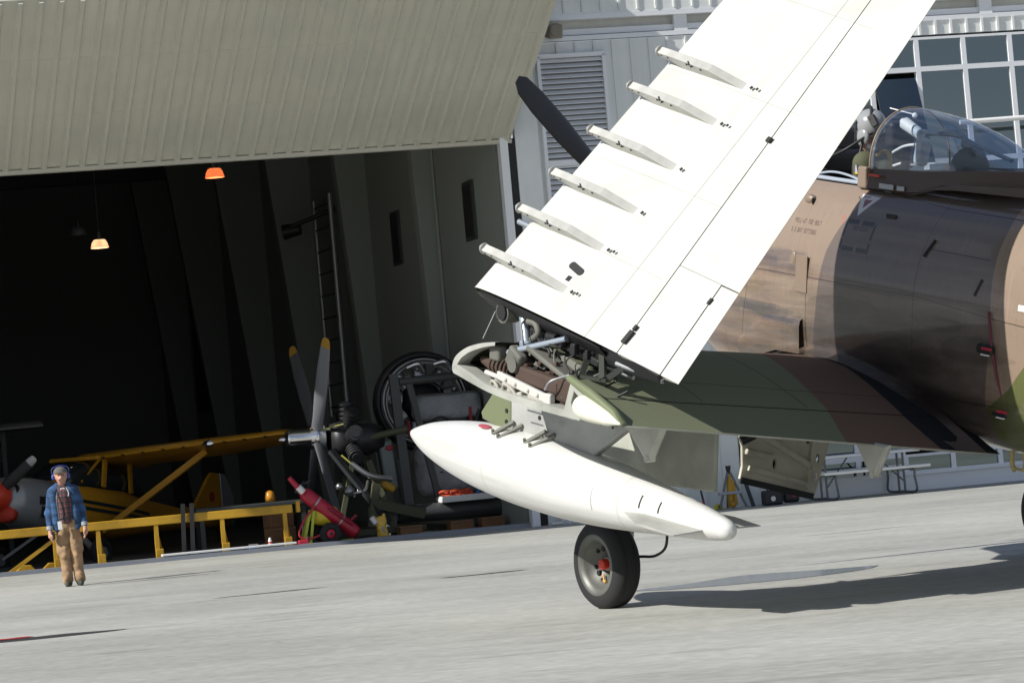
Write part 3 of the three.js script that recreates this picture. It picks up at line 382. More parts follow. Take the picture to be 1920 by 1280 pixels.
{
  const wuv = (x, y, z) => [(x + 3.1) / 3.7, 1 - (-Math.abs(z) + 4.6) / 4.0];
  const wm = new THREE.MeshPhysicalMaterial({ map: wingMap, roughness: 0.8, specularIntensity: 0.4 });
  const UP = SEC.slice(0, 12), LOW = [...SEC.slice(11), SEC[0]], zs = [-0.6, -1.4, -2.2, -3.0, -3.7, -4.4];
  const skin = (sec, mul = 1) => loft(zs.map((z) => sec.map(([f, t]) => secAt(z)(f, t)).map(([x, y, q]) => [x, y, q * mul])), { closed: false, uvf: wuv });
  const grey = std(0.5, 0.52, 0.48, 0.5, 0, { map: grime });
  const UPD = new THREE.CatmullRomCurve3(UP.map(([f, t]) => V(f, t, 0)), false, 'centripetal').getPoints(60).map((p) => [p.x, p.y]);
  const upper = loft(zs.map((z) => UPD.map(([f, t]) => { const zz = z < -4.3 && f > 0.285 && f < 0.7 ? -4.1 : z; return secAt(zz)(f, t); })), { closed: false, uvf: wuv });
  const left = part('inner_wing', upper, wm, plane, 'camouflaged inner wing panel'); part('underside', skin(LOW), grey, left);
  const right = part('inner_wing', skin(UP, -1), wm, plane); part('underside', skin(LOW, -1), grey, right);
  // fillet where wing meets fuselage
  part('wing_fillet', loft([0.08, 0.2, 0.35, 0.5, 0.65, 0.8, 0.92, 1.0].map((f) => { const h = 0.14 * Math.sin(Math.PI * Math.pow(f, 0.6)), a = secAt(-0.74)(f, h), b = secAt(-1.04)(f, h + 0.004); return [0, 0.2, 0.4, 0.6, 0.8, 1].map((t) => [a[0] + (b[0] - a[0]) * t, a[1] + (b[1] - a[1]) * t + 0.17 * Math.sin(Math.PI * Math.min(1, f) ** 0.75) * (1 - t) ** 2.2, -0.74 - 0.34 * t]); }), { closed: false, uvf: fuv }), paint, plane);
  // open fold rib: flange round the nose and along the bottom, dark bay behind, upper skin notched back over the bay
  const DENSE = new THREE.CatmullRomCurve3(SEC.map(([f, t]) => V(f, t, 0)), true, 'centripetal').getPoints(140).map((p) => [p.x, p.y]);
  const S0 = secAt(-4.4), iLE = DENSE.reduce((m, p, i) => (p[0] < DENSE[m][0] ? i : m), 0), topPart = DENSE.slice(0, 70).filter(([f, t]) => f < 0.27 && t > 0), botPart = DENSE.filter(([f, t]) => f < 0.74 && t <= 0.0);
  const lipLine = [...topPart.slice().reverse(), ...botPart.slice().sort((p, q) => p[0] - q[0])].map(([f, t]) => { const q = S0(f, t); return V(q[0], q[1], 0); });
  const lc = new THREE.CatmullRomCurve3(lipLine, false, 'centripetal'), L1 = [], L2 = [], L3 = [], L4 = [];
  for (let i = 0; i <= 80; i++) { const u = i / 80, p = lc.getPointAt(u), tg = lc.getTangentAt(u), w = u < 0.22 ? 0.028 + 0.03 * u / 0.22 : 0.062 + (u < 0.5 ? 0.03 * Math.sin((u - 0.22) / 0.28 * Math.PI) : 0), n = V(tg.y, -tg.x, 0).multiplyScalar(w), q = p.clone().add(n); L1.push([p.x, p.y, -4.37]); L2.push([p.x, p.y, -4.425]); L3.push([q.x, q.y, -4.43]); L4.push([q.x, q.y, -4.3]); }
  part('fold_rib_flange', loft([L1, L2, L3, L4], { closed: false, crease: 0.7 }), M.primer, left);
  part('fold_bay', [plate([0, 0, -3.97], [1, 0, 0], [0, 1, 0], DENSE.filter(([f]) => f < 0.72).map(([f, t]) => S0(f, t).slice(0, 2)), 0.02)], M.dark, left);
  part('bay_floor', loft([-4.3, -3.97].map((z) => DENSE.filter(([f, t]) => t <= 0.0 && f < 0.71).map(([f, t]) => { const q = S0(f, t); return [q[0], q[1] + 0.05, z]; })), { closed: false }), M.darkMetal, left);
  { let bits = [[], [], []]; for (let i = 0; i < 42; i++) { const x = -0.45 - 1.45 * rnd(), y = 2.27 + 0.3 * rnd() * (x < -1.5 ? 0.6 : 1), z = -4.05 - 0.26 * rnd(), l = 0.04 + 0.1 * rnd(); bits[i % 3].push(rnd() < 0.5 ? rb(l, 0.03 + 0.03 * rnd(), 0.03, x, y, z, 0.008, rnd(), rnd(), rnd() * 3) : rod([x, y, z], [x - l, y + (rnd() - 0.5) * 0.12, z + 0.02], 0.012 + 0.012 * rnd(), undefined, 8)); } part('bay_pipework', bits[0], M.darkMetal, left); part('bay_pipework', bits[1], M.rust, left); part('bay_pipework', bits[2], M.bayGrey, left); }
  { const e = DENSE.slice(0, 75).filter(([f, t]) => f > 0.28 && f < 0.7 && t > 0.04).sort((p, q) => p[0] - q[0]).map(([f, t]) => secAt(-4.1)(f, t - 0.008)); part('upper_skin_lip', [hose(e, 0.02, 50), loft([0, 1].map((k) => e.map((p) => [p[0], p[1] - 0.1 * k, p[2] - 0.02 - 0.03 * k])), { closed: false })], M.bayGrey, left); }
  part('rear_web', [plate([0, 0, -4.4], [1, 0, 0], [0, 1, 0], [[-2.02, 2.52], [-2.3, 2.44], [-2.16, 2.2], [-1.9, 2.2]], 0.06, 0.01, [[[-2.07, 2.43], [-2.13, 2.4], [-2.12, 2.3], [-2.06, 2.26], [-2.03, 2.33]]])], M.primer, left); part('web_hole', bx(0.14, 0.24, 0.02, -2.08, 2.34, -4.36), M.dark, left);
  part('flap_end_cap', loft([[-2.2, 0.09], [-2.26, 0.105], [-2.4, 0.09], [-2.6, 0.06], [-2.77, 0.01]].map(([x, r]) => ell(0, 0, 1, 1, 18).map(([a, b]) => [x, 2.33 - (x + 2.2) * -0.1 + b * r, -4.42 + a * Math.min(0.09, r) - 0.02])), { caps: true }), std(0.75, 0.74, 0.62, 0.45), left);
  part('flap_edge', loft([[-1.98, 2.545, 0.03], [-2.3, 2.47, 0.05], [-2.65, 2.36, 0.035], [-2.78, 2.275, 0.015]].map(([x, y, r]) => ell(0, 0, 0.04, r, 12).map(([a, b]) => [x, y + b - r * 0.6, -4.41 + a])), { caps: true }), M.camoGreen, left);
  // mechanism in the bay
  const b = (...a) => rod(...a);
  part('fold_jack', [rod([-0.42, 2.46, -4.28], [-0.62, 2.44, -4.28], 0.035, 0.07), rod([-0.62, 2.44, -4.28], [-0.9, 2.42, -4.27], 0.075), ...[0.64, 0.7, 0.76, 0.82, 0.88].map((x) => alongX(new THREE.TorusGeometry(0.078, 0.012, 8, 20).rotateY(Math.PI / 2).rotateZ(Math.PI / 2)).translate(-x, 2.44, -4.28)), rb(0.7, 0.14, 0.1, -1.35, 2.41, -4.28, 0.03, 0, 0, 0.06), rb(0.3, 0.2, 0.1, -1.78, 2.38, -4.28, 0.02, 0, 0, 0.06), rb(0.16, 0.18, 0.12, -1.02, 2.47, -4.24, 0.03, 0, 0, 0.5)], M.rust, left);
  part('lock_cylinder', [rod([-0.33, 2.31, -4.33], [-0.58, 2.28, -4.33], 0.042), rod([-0.58, 2.28, -4.33], [-0.7, 2.27, -4.33], 0.03)], M.whitePaint, left);
  part('lock_bar', [rb(0.82, 0.075, 0.04, -1.2, 2.335, -4.36, 0.012, 0, 0, 0.12), rb(0.1, 0.12, 0.06, -1.6, 2.28, -4.36, 0.015), rod([-0.6, 2.38, -4.36], [-0.85, 2.36, -4.36], 0.022), ...[-0.95, -1.1, -1.3, -1.45].map((x) => ball(0.018, x, 2.335 + (x + 1.2) * 0.12, -4.385))], std(0.55, 0.54, 0.5, 0.5), left);
  part('bay_clutter', [rb(0.12, 0.1, 0.06, -0.78, 2.28, -4.35, 0.02, 0, 0, 0.5), rb(0.1, 0.14, 0.06, -0.92, 2.27, -4.35, 0.02), ball(0.05, -1.03, 2.29, -4.36), rb(0.16, 0.06, 0.06, -1.12, 2.25, -4.36, 0.02, 0, 0, -0.3), rb(0.22, 0.09, 0.05, -1.38, 2.25, -4.35, 0.02), hose([[-0.7, 2.25, -4.37], [-0.76, 2.33, -4.4], [-0.84, 2.3, -4.4], [-0.86, 2.22, -4.38]], 0.014, 16), hose([[-0.9, 2.24, -4.38], [-0.97, 2.33, -4.41], [-1.08, 2.3, -4.4], [-1.15, 2.23, -4.38]], 0.014, 16)], std(0.4, 0.38, 0.33, 0.6), left);
  part('hinge_fitting', [rb(0.16, 0.14, 0.1, -0.72, 2.56, -4.32, 0.03), rb(0.2, 0.18, 0.1, -0.98, 2.54, -4.3, 0.03, 0, 0, 0.5), alongZ(new THREE.CylinderGeometry(0.07, 0.07, 0.12, 18)).translate(-1.0, 2.5, -4.3), rb(0.7, 0.05, 0.16, -1.45, 2.56, -4.22, 0.02, 0, 0, 0.28)], M.bayGrey, left);
}
// folded outer wing: B0 is the trailing-edge corner of its root, C along the chord, S along the span, T out of the lower skin
{
  const B0 = V(-3.004, 2.604, -4.05), C = V(0.982, 0.166, -0.09).normalize(), S = V(-0.059, 0.723, 0.689); S.addScaledVector(C, -S.dot(C)).normalize(); const T = S.clone().cross(C);
  if (T.z > 0) T.negate();
  const ow = new THREE.Group(); ow.name = 'outer_wing'; ow.position.copy(B0); ow.quaternion.setFromRotationMatrix(new THREE.Matrix4().makeBasis(C, S, C.clone().cross(S))); plane.add(ow); ow.userData.label = 'white outer wing folded up over the fuselage';
  const sg = C.clone().cross(S).dot(T) > 0 ? 1 : -1;               // local z times sg = outward
  const LE = (q) => 2.767 - 0.0145 * q, TE = (q) => 0.137 * q, HG = (q) => 0.754 + 0.1035 * q;
  const naca = (x, tc) => 5 * tc * (0.2969 * Math.sqrt(x) - 0.126 * x - 0.3516 * x * x + 0.2843 * x ** 3 - 0.1036 * x ** 4);
  const sect = (q, a) => { const c = LE(q) - TE(q), x = Math.min(1, Math.max(0, (LE(q) - a) / c)), y = naca(x, 0.15 - 0.006 * q) * c; return [0.42 * y, -1.3 * y]; };
  const loopOf = (q, a0, a1, n, gap) => { const low = [], up = []; for (let i = 0; i <= n; i++) { const t = i / n, e = a0 + (a1 - a0) * (gap ? t : 1 - (1 - t) ** 2 * 1), y = sect(q, e); low.push([e, q, sg * y[0]]); up.push([e, q, sg * y[1]]); } return [...low, ...up.reverse().slice(gap ? 0 : 1)]; };
  const spans = [0, 0.5, 1, 1.6, 2.2, 2.8, 3.4, 4.0, 4.6, 5.1, 5.3];
  const uvw = (x, y) => [x / 2.9, y / 5.4];
  const skinMap = canvasTex(1024, 2048, (c, w, h) => {
    const X = (a) => a / 2.9 * w, Y = (q) => h - q / 5.4 * h;
    c.fillStyle = 'rgb(203,203,197)'; c.fillRect(0, 0, w, h);
    for (let i = 0; i < 260; i++) { c.fillStyle = rnd() < 0.5 ? `rgba(235,235,230,${0.08 * rnd()})` : `rgba(120,116,100,${0.05 * rnd()})`; c.beginPath(); c.ellipse(rnd() * w, rnd() * h, 20 + rnd() * 160, 10 + rnd() * 50, rnd() * 3, 0, 7); c.fill(); }
    for (let i = 0; i < 500; i++) { c.strokeStyle = `rgba(120,118,104,${0.03 * rnd()})`; c.lineWidth = 1 + 8 * rnd(); const x = rnd() * w, y = rnd() * h; c.beginPath(); c.moveTo(x, y); c.lineTo(x - 30 - 120 * rnd(), y + 8 * (rnd() - 0.5)); c.stroke(); }
    c.strokeStyle = 'rgba(110,110,102,0.6)'; c.lineWidth = 3; c.beginPath(); c.moveTo(X(1.167), Y(0)); c.lineTo(X(1.45), Y(5.3)); c.stroke(); c.lineWidth = 2; c.strokeStyle = 'rgba(120,120,112,0.45)'; for (const q of [0.75, 1.55, 2.6, 3.6]) { c.beginPath(); c.moveTo(X(0.9), Y(q)); c.lineTo(X(2.8), Y(q)); c.stroke(); }
    c.fillStyle = 'rgba(90,90,84,0.5)'; for (let q = 0.05; q < 5.3; q += 0.09) for (const a of [0.82, 1.19, 2.1, 2.6]) c.fillRect(X(a + 0.053 * q * (a < 1.5 ? 1 : 0)), Y(q), 2, 2);
  });
  const wm = new THREE.MeshPhysicalMaterial({ map: skinMap, roughness: 0.42, clearcoat: 0.2, clearcoatRoughness: 0.3, color: lin(0.98, 0.98, 0.96) });
  const half = (k) => spans.map((q) => { const c0 = HG(q) + 0.005, out = []; for (let i = 0; i <= 30; i++) { const t = i / 30, e = c0 + (LE(q) - c0) * (1 - (1 - t) ** 2), y = sect(q, e); out.push([e, q, sg * y[k]]); } return out; });
  const wb = part('wing_box', loft(half(0), { closed: false, uvf: uvw }), wm, ow); part('upper_skin', loft(half(1), { closed: false }), M.camoGreen, wb, 'camouflaged upper skin of the folded wing'); part('tip_rib', loft([5.28, 5.3].map((q) => loopOf(q, HG(q), LE(q), 20)), { caps: true }), M.white, wb);
  part('root_bay', loft([0.03, 0.05].map((q) => loopOf(q, HG(q) + 0.2, LE(q) - 0.12, 18).map(([a, e, f]) => [a, e - 0.06, f * 0.8])), { caps: true }), M.dark, ow);
  part('root_lip', hose(loopOf(0, HG(0) + 0.3, LE(0), 26).slice(27, 46), 0.012, 60), M.bayGrey, ow);
  part('spar_gap', loft(spans.map((q) => { const a = HG(q), y = sect(q, a); return [[a + 0.03, q, sg * (y[0] - 0.03)], [a - 0.03, q, sg * (y[0] - 0.03)], [a - 0.03, q, sg * y[1] * 0.7], [a + 0.03, q, sg * y[1] * 0.7]]; }), { caps: true }), M.dark, ow);
  const flapLoop = (q, a0, a1) => { const y0 = sect(q, a0), y1 = sect(q, a1), m = (a0 + a1) / 2, ym = sect(q, m); return [[a0, q, sg * y0[0]], [m, q, sg * ym[0]], [a1, q, sg * y1[0]], [a1, q, sg * (y1[1])], [m, q, sg * ym[1]], [a0, q, sg * (y0[1] - 0.004)]]; };
  const ail = part('aileron', [loft([0.93, 1.6, 2.2, 2.8, 3.4, 4.0, 4.6, 5.1].map((q) => flapLoop(q, TE(q), HG(q) - 0.005)), { caps: true, uvf: uvw, crease: 0.5 }), loft([0.0, 0.3, 0.6, 0.925].map((q) => flapLoop(q, 0.225 + 0.125 * q, HG(q) - 0.005)), { caps: true, uvf: uvw, crease: 0.5 })], wm, ow);
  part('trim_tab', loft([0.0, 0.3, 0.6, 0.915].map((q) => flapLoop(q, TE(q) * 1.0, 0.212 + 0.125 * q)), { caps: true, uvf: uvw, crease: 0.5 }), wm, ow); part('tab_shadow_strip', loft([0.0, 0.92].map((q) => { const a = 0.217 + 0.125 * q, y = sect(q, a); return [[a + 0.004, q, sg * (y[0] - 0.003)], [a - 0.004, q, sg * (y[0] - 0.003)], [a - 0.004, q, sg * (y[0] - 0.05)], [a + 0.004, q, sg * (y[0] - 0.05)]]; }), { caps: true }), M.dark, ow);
  const bump = (a, q, w, l, h = 0.014) => { const y = sect(q, a)[0]; return rb(w, l, h, a, q, sg * (y + h / 2 - 0.002), 0.004); };
  part('hinge_bracket', [bump(HG(0.16) - 0.01, 0.16, 0.05, 0.13, 0.03), bump(HG(0.26) - 0.02, 0.26, 0.03, 0.05, 0.03)], M.dark, ow); part('hinge_bracket', [bump(HG(2.28) - 0.005, 2.28, 0.05, 0.05, 0.03)], M.dark, ow); part('tab_horn', [bump(0.31, 0.75, 0.03, 0.06, 0.02)], M.dark, ow);
  { const a = 1.79, q = 0.515, y = sect(q, a)[0]; part('ejector_slot', plate([a, q, sg * (y + 0.001)], [0.98, 0.2, 0], [-0.2, 0.98, 0], [...ell(0.07, 0, 0.035, 0.035, 16).filter(([x]) => x >= 0.07), ...ell(-0.07, 0, 0.035, 0.035, 16).filter(([x]) => x <= -0.07)].sort((p1, p2) => Math.atan2(p1[1], p1[0]) - Math.atan2(p2[1], p2[0])), 0.006), M.dark, ow); part('drain_hatch', bx(0.05, 0.05, 0.006, a - 0.005, 0.405, sg * (sect(0.405, a)[0] + 0.001)), M.darkMetal, ow); }
  // six rocket launcher pylons
  const py = new THREE.Shape([[-0.1, -0.012], [0.3, 0.118], [0.8, 0.13], [0.99, 0.125], [0.99, 0.075], [0.86, 0.05], [0.7, -0.02], [0.2, -0.04]].map((p) => new THREE.Vector2(...p)));
  const pg = new THREE.ExtrudeGeometry(py, { depth: 0.06, bevelEnabled: true, bevelThickness: 0.006, bevelSize: 0.006, bevelOffset: -0.006, bevelSegments: 2 }); pg.translate(0, 0, -0.03); pg.rotateX(Math.PI / 2 * sg); 
  const nose = alongX(lathe([[0, 0], [0.048, 0.002], [0.05, 0.012], [0.045, 0.024], [0.02, 0.03], [0.02, 0.06], [0, 0.06]], 24));
  const pm = std(0.68, 0.68, 0.65, 0.5, 0, { map: grime });
  [[0.31, 1.79], [0.79, 1.78], [1.222, 1.76], [1.73, 1.74], [2.262, 1.72], [2.68, 1.73]].forEach(([q, a]) => {
    const g = new THREE.Group(); g.name = 'rocket_pylon'; g.position.set(a, q - 0.01, sg * sect(q, a)[0]); ow.add(g);
    part('pylon_blade', pg, pm, g); const z = sg * 0.1;
    part('launcher_nose', nose, M.white, g).position.set(0.99, 0, z);
    part('latch', [bx(0.02, 0.06, 0.02, 0.94, 0, z - sg * 0.02), bx(0.022, 0.066, 0.03, 0.9, 0, z), ball(0.012, 0.95, -0.03, z), ball(0.012, 0.86, -0.032, z), ball(0.013, 0.6, -0.034, sg * 0.1), bx(0.05, 0.012, 0.012, 0.56, -0.034, sg * 0.125, 0, 0, 0.6), bx(0.05, 0.012, 0.012, 0.52, -0.034, sg * 0.1, 0, 0, -0.6), ball(0.012, 0.42, -0.034, sg * 0.09)], M.darkMetal, g);
    part('rivet', [bx(0.025, 0.03, 0.008, -0.17, 0, sg * 0.02, 0, 0, 0.4)].concat(q < 1 || q > 2 ? [bx(0.02, 0.025, 0.008, -0.24, 0.005, sg * 0.02, 0, 0, 0.4)] : []), M.darkMetal, g);
  });
  // links between the inner and outer wing
  part('fold_strut', [rod([-0.85, 2.58, -4.3], [-1.59, 2.79, -4.2], 0.028, 0.024)], std(0.42, 0.48, 0.55, 0.35, 0.5), plane); part('fold_strut', [rod([-0.98, 2.66, -4.2], [-0.85, 2.9, -4.15], 0.04, 0.045), rb(0.14, 0.09, 0.1, -1.0, 2.65, -4.2, 0.02)], std(0.42, 0.48, 0.55, 0.35, 0.5), plane);
  each('fold_hinge_lug', [rod([-0.66, 2.9, -4.25], [-0.66, 2.9, -4.12], 0.1), bar([-0.6, 3.0, -4.2], [-0.66, 2.88, -4.2], 0.08, 0.1), hose([[-1.0, 2.86, -4.2], [-1.12, 2.85, -4.2], [-1.16, 2.78, -4.2], [-1.06, 2.71, -4.2]], 0.03, 20)], M.bayGrey, plane); part('lug_bore', rod([-0.67, 2.9, -4.27], [-0.67, 2.9, -4.1], 0.07), M.dark, plane);
  part('hinge_spar', [loft([[-0.75, 2.93, 0.07], [-1.2, 2.84, 0.1], [-1.8, 2.77, 0.1], [-2.3, 2.68, 0.07], [-2.8, 2.62, 0.03]].map(([x, y, r]) => [[x, y + r, -3.95], [x, y + r, -4.12], [x, y - r, -4.1], [x, y - r, -3.93]]), { caps: true, crease: 0.5 })], M.darkMetal, plane);
  part('hinge_fairing', [rb(0.9, 0.07, 0.1, -1.55, 2.7, -4.1, 0.02, 0, 0, 0.16), rb(0.07, 0.1, 0.06, -1.72, 2.72, -4.2, 0.015), alongX(new THREE.CylinderGeometry(0.035, 0.035, 0.14, 14)).translate(-1.35, 2.77, -4.18), hose([[-1.3, 2.76, -4.2], [-1.42, 2.72, -4.24], [-1.5, 2.75, -4.2]], 0.01, 16), rb(0.05, 0.09, 0.05, -1.5, 2.74, -4.18, 0.01, 0, 0, 0.4), rb(0.04, 0.08, 0.05, -1.86, 2.69, -4.16, 0.01)], M.darkMetal, plane);
  part('fairing_bracket', [bar([-1.74, 2.73, -4.05], [-1.85, 2.5, -4.22], 0.05, 0.06), bar([-1.91, 2.73, -4.05], [-2.18, 2.53, -4.22], 0.045, 0.05), bar([-2.3, 2.68, -4.02], [-2.22, 2.545, -4.2], 0.05, 0.05), bar([-1.85, 2.51, -4.21], [-2.24, 2.53, -4.21], 0.03, 0.05)], std(0.035, 0.04, 0.03, 0.5), plane);
  each('control_rod', [rod([-2.2, 2.66, -4.1], [-2.8, 2.6, -4.06], 0.022), rod([-1.85, 2.62, -4.05], [-2.3, 2.55, -4.0], 0.018), hose([[-1.8, 2.52, -4.3], [-1.7, 2.46, -4.42], [-1.62, 2.38, -4.42]], 0.01, 14)], M.alu, plane);
  part('gun_barrel', rod([0.62, 2.38, -3.4], [0.1, 2.32, -3.4], 0.028), std(0.3, 0.34, 0.38, 0.4, 0.4), plane); part('gun_barrel', rod([3.12, 0.8, -sg * 0.18], [2.5, 0.8, -sg * 0.18], 0.026), std(0.3, 0.34, 0.38, 0.4, 0.4), ow);
  for (let i = 0; i < 9; i++) { const x = -0.95 - 0.17 * i, y = 2.82 - 0.11 * i * 0.55, d = rnd() * 0.1; part('hydraulic_line', hose([[x, y - 0.16 - d, -4.2], [x - 0.04 - d, y - 0.06, -4.3 + 0.08 * rnd()], [x + 0.03, y + 0.03, -4.2], [x - 0.06, y + 0.12, -4.1]], 0.007 + 0.005 * rnd(), 18, 6), i % 3 ? M.black : M.bayGrey, plane); }
  part('bonding_wire', rod([-0.6, 2.9, -4.28], [-0.52, 2.66, -4.35], 0.005), M.alu, plane);
}
// drop tank on its pylon
{
  const tk = new THREE.Group(); tk.name = 'drop_tank'; tk.position.set(2.11, 1.36, -3.5); plane.add(tk);
  const prof = [[0, 0], [0.006, 0.028], [0.02, 0.062], [0.05, 0.115], [0.09, 0.172], [0.15, 0.232], [0.22, 0.283], [0.3, 0.318], [0.38, 0.337], [0.46, 0.339], [0.55, 0.326], [0.64, 0.298], [0.73, 0.253], [0.81, 0.206], [0.88, 0.163], [0.93, 0.132], [0.965, 0.104], [0.985, 0.082], [0.996, 0.05], [1, 0]];
  const cu = new THREE.SplineCurve(prof.map(([s, r]) => new THREE.Vector2(r, -s * 5.17))).getPoints(90).map((p) => [Math.max(0, p.x), p.y]);
  const tankMap = canvasTex(1024, 1024, (c, w, h) => {
    c.fillStyle = 'rgb(208,208,204)'; c.fillRect(0, 0, w, h);
    for (let i = 0; i < 420; i++) { c.fillStyle = rnd() < 0.55 ? `rgba(104,102,94,${0.06 * rnd()})` : `rgba(240,240,236,${0.08 * rnd()})`; c.beginPath(); c.ellipse(rnd() * w, rnd() * h, 6 + rnd() * 60, 20 + rnd() * 120, 0, 0, 7); c.fill(); }
    for (let i = 0; i < 150; i++) { c.strokeStyle = `rgba(90,84,70,${0.12 * rnd()})`; c.lineWidth = 1 + 2 * rnd(); const x = rnd() * w, y = rnd() * h; c.beginPath(); c.moveTo(x, y); c.lineTo(x + 4 * rnd(), y + 20 + 90 * rnd()); c.stroke(); }
    c.strokeStyle = 'rgba(96,94,86,0.16)'; c.lineWidth = 2; for (const v of [0.13, 0.36, 0.6, 0.8]) { c.beginPath(); c.moveTo(0, v * h); c.lineTo(w, v * h); c.stroke(); } c.lineWidth = 1.5; c.beginPath(); c.moveTo(0.22 * w, 0); c.lineTo(0.22 * w, h); c.stroke();
    c.fillStyle = 'rgba(90,88,80,0.14)'; for (const v of [0.125, 0.355, 0.595, 0.795]) for (let x = 0; x < w; x += 14) c.fillRect(x, v * h, 3, 3);
  });
  part('tank_body', alongX(lathe(cu, 64)), phys(1, 1, 1, { map: tankMap, roughness: 0.36, clearcoat: 0.2, clearcoatRoughness: 0.25 }), tk);
  part('filler_cap', ball(0.075, -1.52, 0.305, -0.12, 1.3, 0.2, 0.6), std(0.42, 0.06, 0.09, 0.5), tk);
  for (const z of [-1, 1]) part('fin', loft([[0.1, -3.6, -4.9, 0.03], [0.44, -4.4, -4.95, 0.012]].map(([d, a, b, t]) => [[a, -0.03, z * d], [(a * 2 + b) / 3, -0.03 + t, z * d], [b, -0.03 + t * 0.3, z * d], [b, -0.03 - t * 0.3, z * d], [(a * 2 + b) / 3, -0.03 - t, z * d]]), { caps: true, crease: 0.5 }), std(0.62, 0.62, 0.59, 0.42, 0, { map: grime }), tk);
  const rr = (x) => { let i = 1; while (prof[i][0] * 5.17 < -x) i++; const [s0, r0] = prof[i - 1], [s1, r1] = prof[i], t = (-x / 5.17 - s0) / (s1 - s0); return r0 + (r1 - r0) * t; };
  const onTank = (x, deg) => { const r = rr(x) + 0.002, a = deg * Math.PI / 180; return V(x, r * Math.sin(a), -r * Math.cos(a)); };
  for (const x of [-4.12, -4.36]) part('vent_slit', hose([8, 16, 24, 32, 38].map((d) => onTank(x, d)), 0.007, 16, 6), M.black, tk);
  part('stencil', [hose([-1.22, -1.3, -1.38, -1.46].map((x) => onTank(x, 42)), 0.003, 10, 4), hose([-1.2, -1.3, -1.4, -1.5].map((x) => onTank(x, 37)), 0.003, 10, 4), hose([-1.72, -1.78, -1.86].map((x) => onTank(x, 58)), 0.003, 10, 4)], std(0.5, 0.48, 0.46, 0.6), tk);
  part('panel_seam', [hose([20, 5, -10, -20].map((d) => onTank(-3.5, d)), 0.0025, 20, 4)], M.greySteel, tk);
  const pyl = part('tank_pylon', [plate([0, 0, -3.5], [1, 0, 0], [0, 1, 0], [[0.29, 2.12], [0.28, 1.65], [-0.1, 1.69], [-1.06, 1.66], [-1.6, 2.0], [-1.6, 2.2]], 0.09, 0.02)], std(0.52, 0.53, 0.52, 0.5, 0, { map: grime }), plane);
  part('pylon_front_fairing', [plate([0, 0, -3.5], [1, 0, 0], [0, 1, 0], [[0.285, 2.12], [0.5, 2.07], [0.8, 1.76], [0.77, 1.7], [0.5, 1.66], [0.285, 1.66]], 0.085, 0.02)], M.camoGreen, pyl);
  part('placard', bx(0.24, 0.014, 0.006, -0.12, 1.9, -3.547), M.greySteel, pyl); part('placard', bx(0.2, 0.01, 0.006, -0.16, 1.8, -3.547), M.greySteel, pyl); for (const [x, y] of [[-0.2, 1.86], [0.35, 1.84], [0.35, 1.74], [-0.25, 1.7]]) part('latch_hole', alongZ(new THREE.CylinderGeometry(0.02, 0.02, 0.012, 14)).translate(x, y, -3.546), M.dark, pyl);
  for (const x of [0.25, -0.28]) part('sway_brace', [bar([x + 0.1, 1.64, -3.68], [x - 0.05, 1.76, -3.56], 0.03, 0.035), bar([x - 0.02, 1.62, -3.7], [x - 0.18, 1.75, -3.55], 0.028, 0.035), rod([x + 0.1, 1.68, -3.69], [x + 0.12, 1.62, -3.67], 0.014), rod([x - 0.02, 1.66, -3.71], [x, 1.6, -3.69], 0.016)], M.bayGrey, pyl);
}
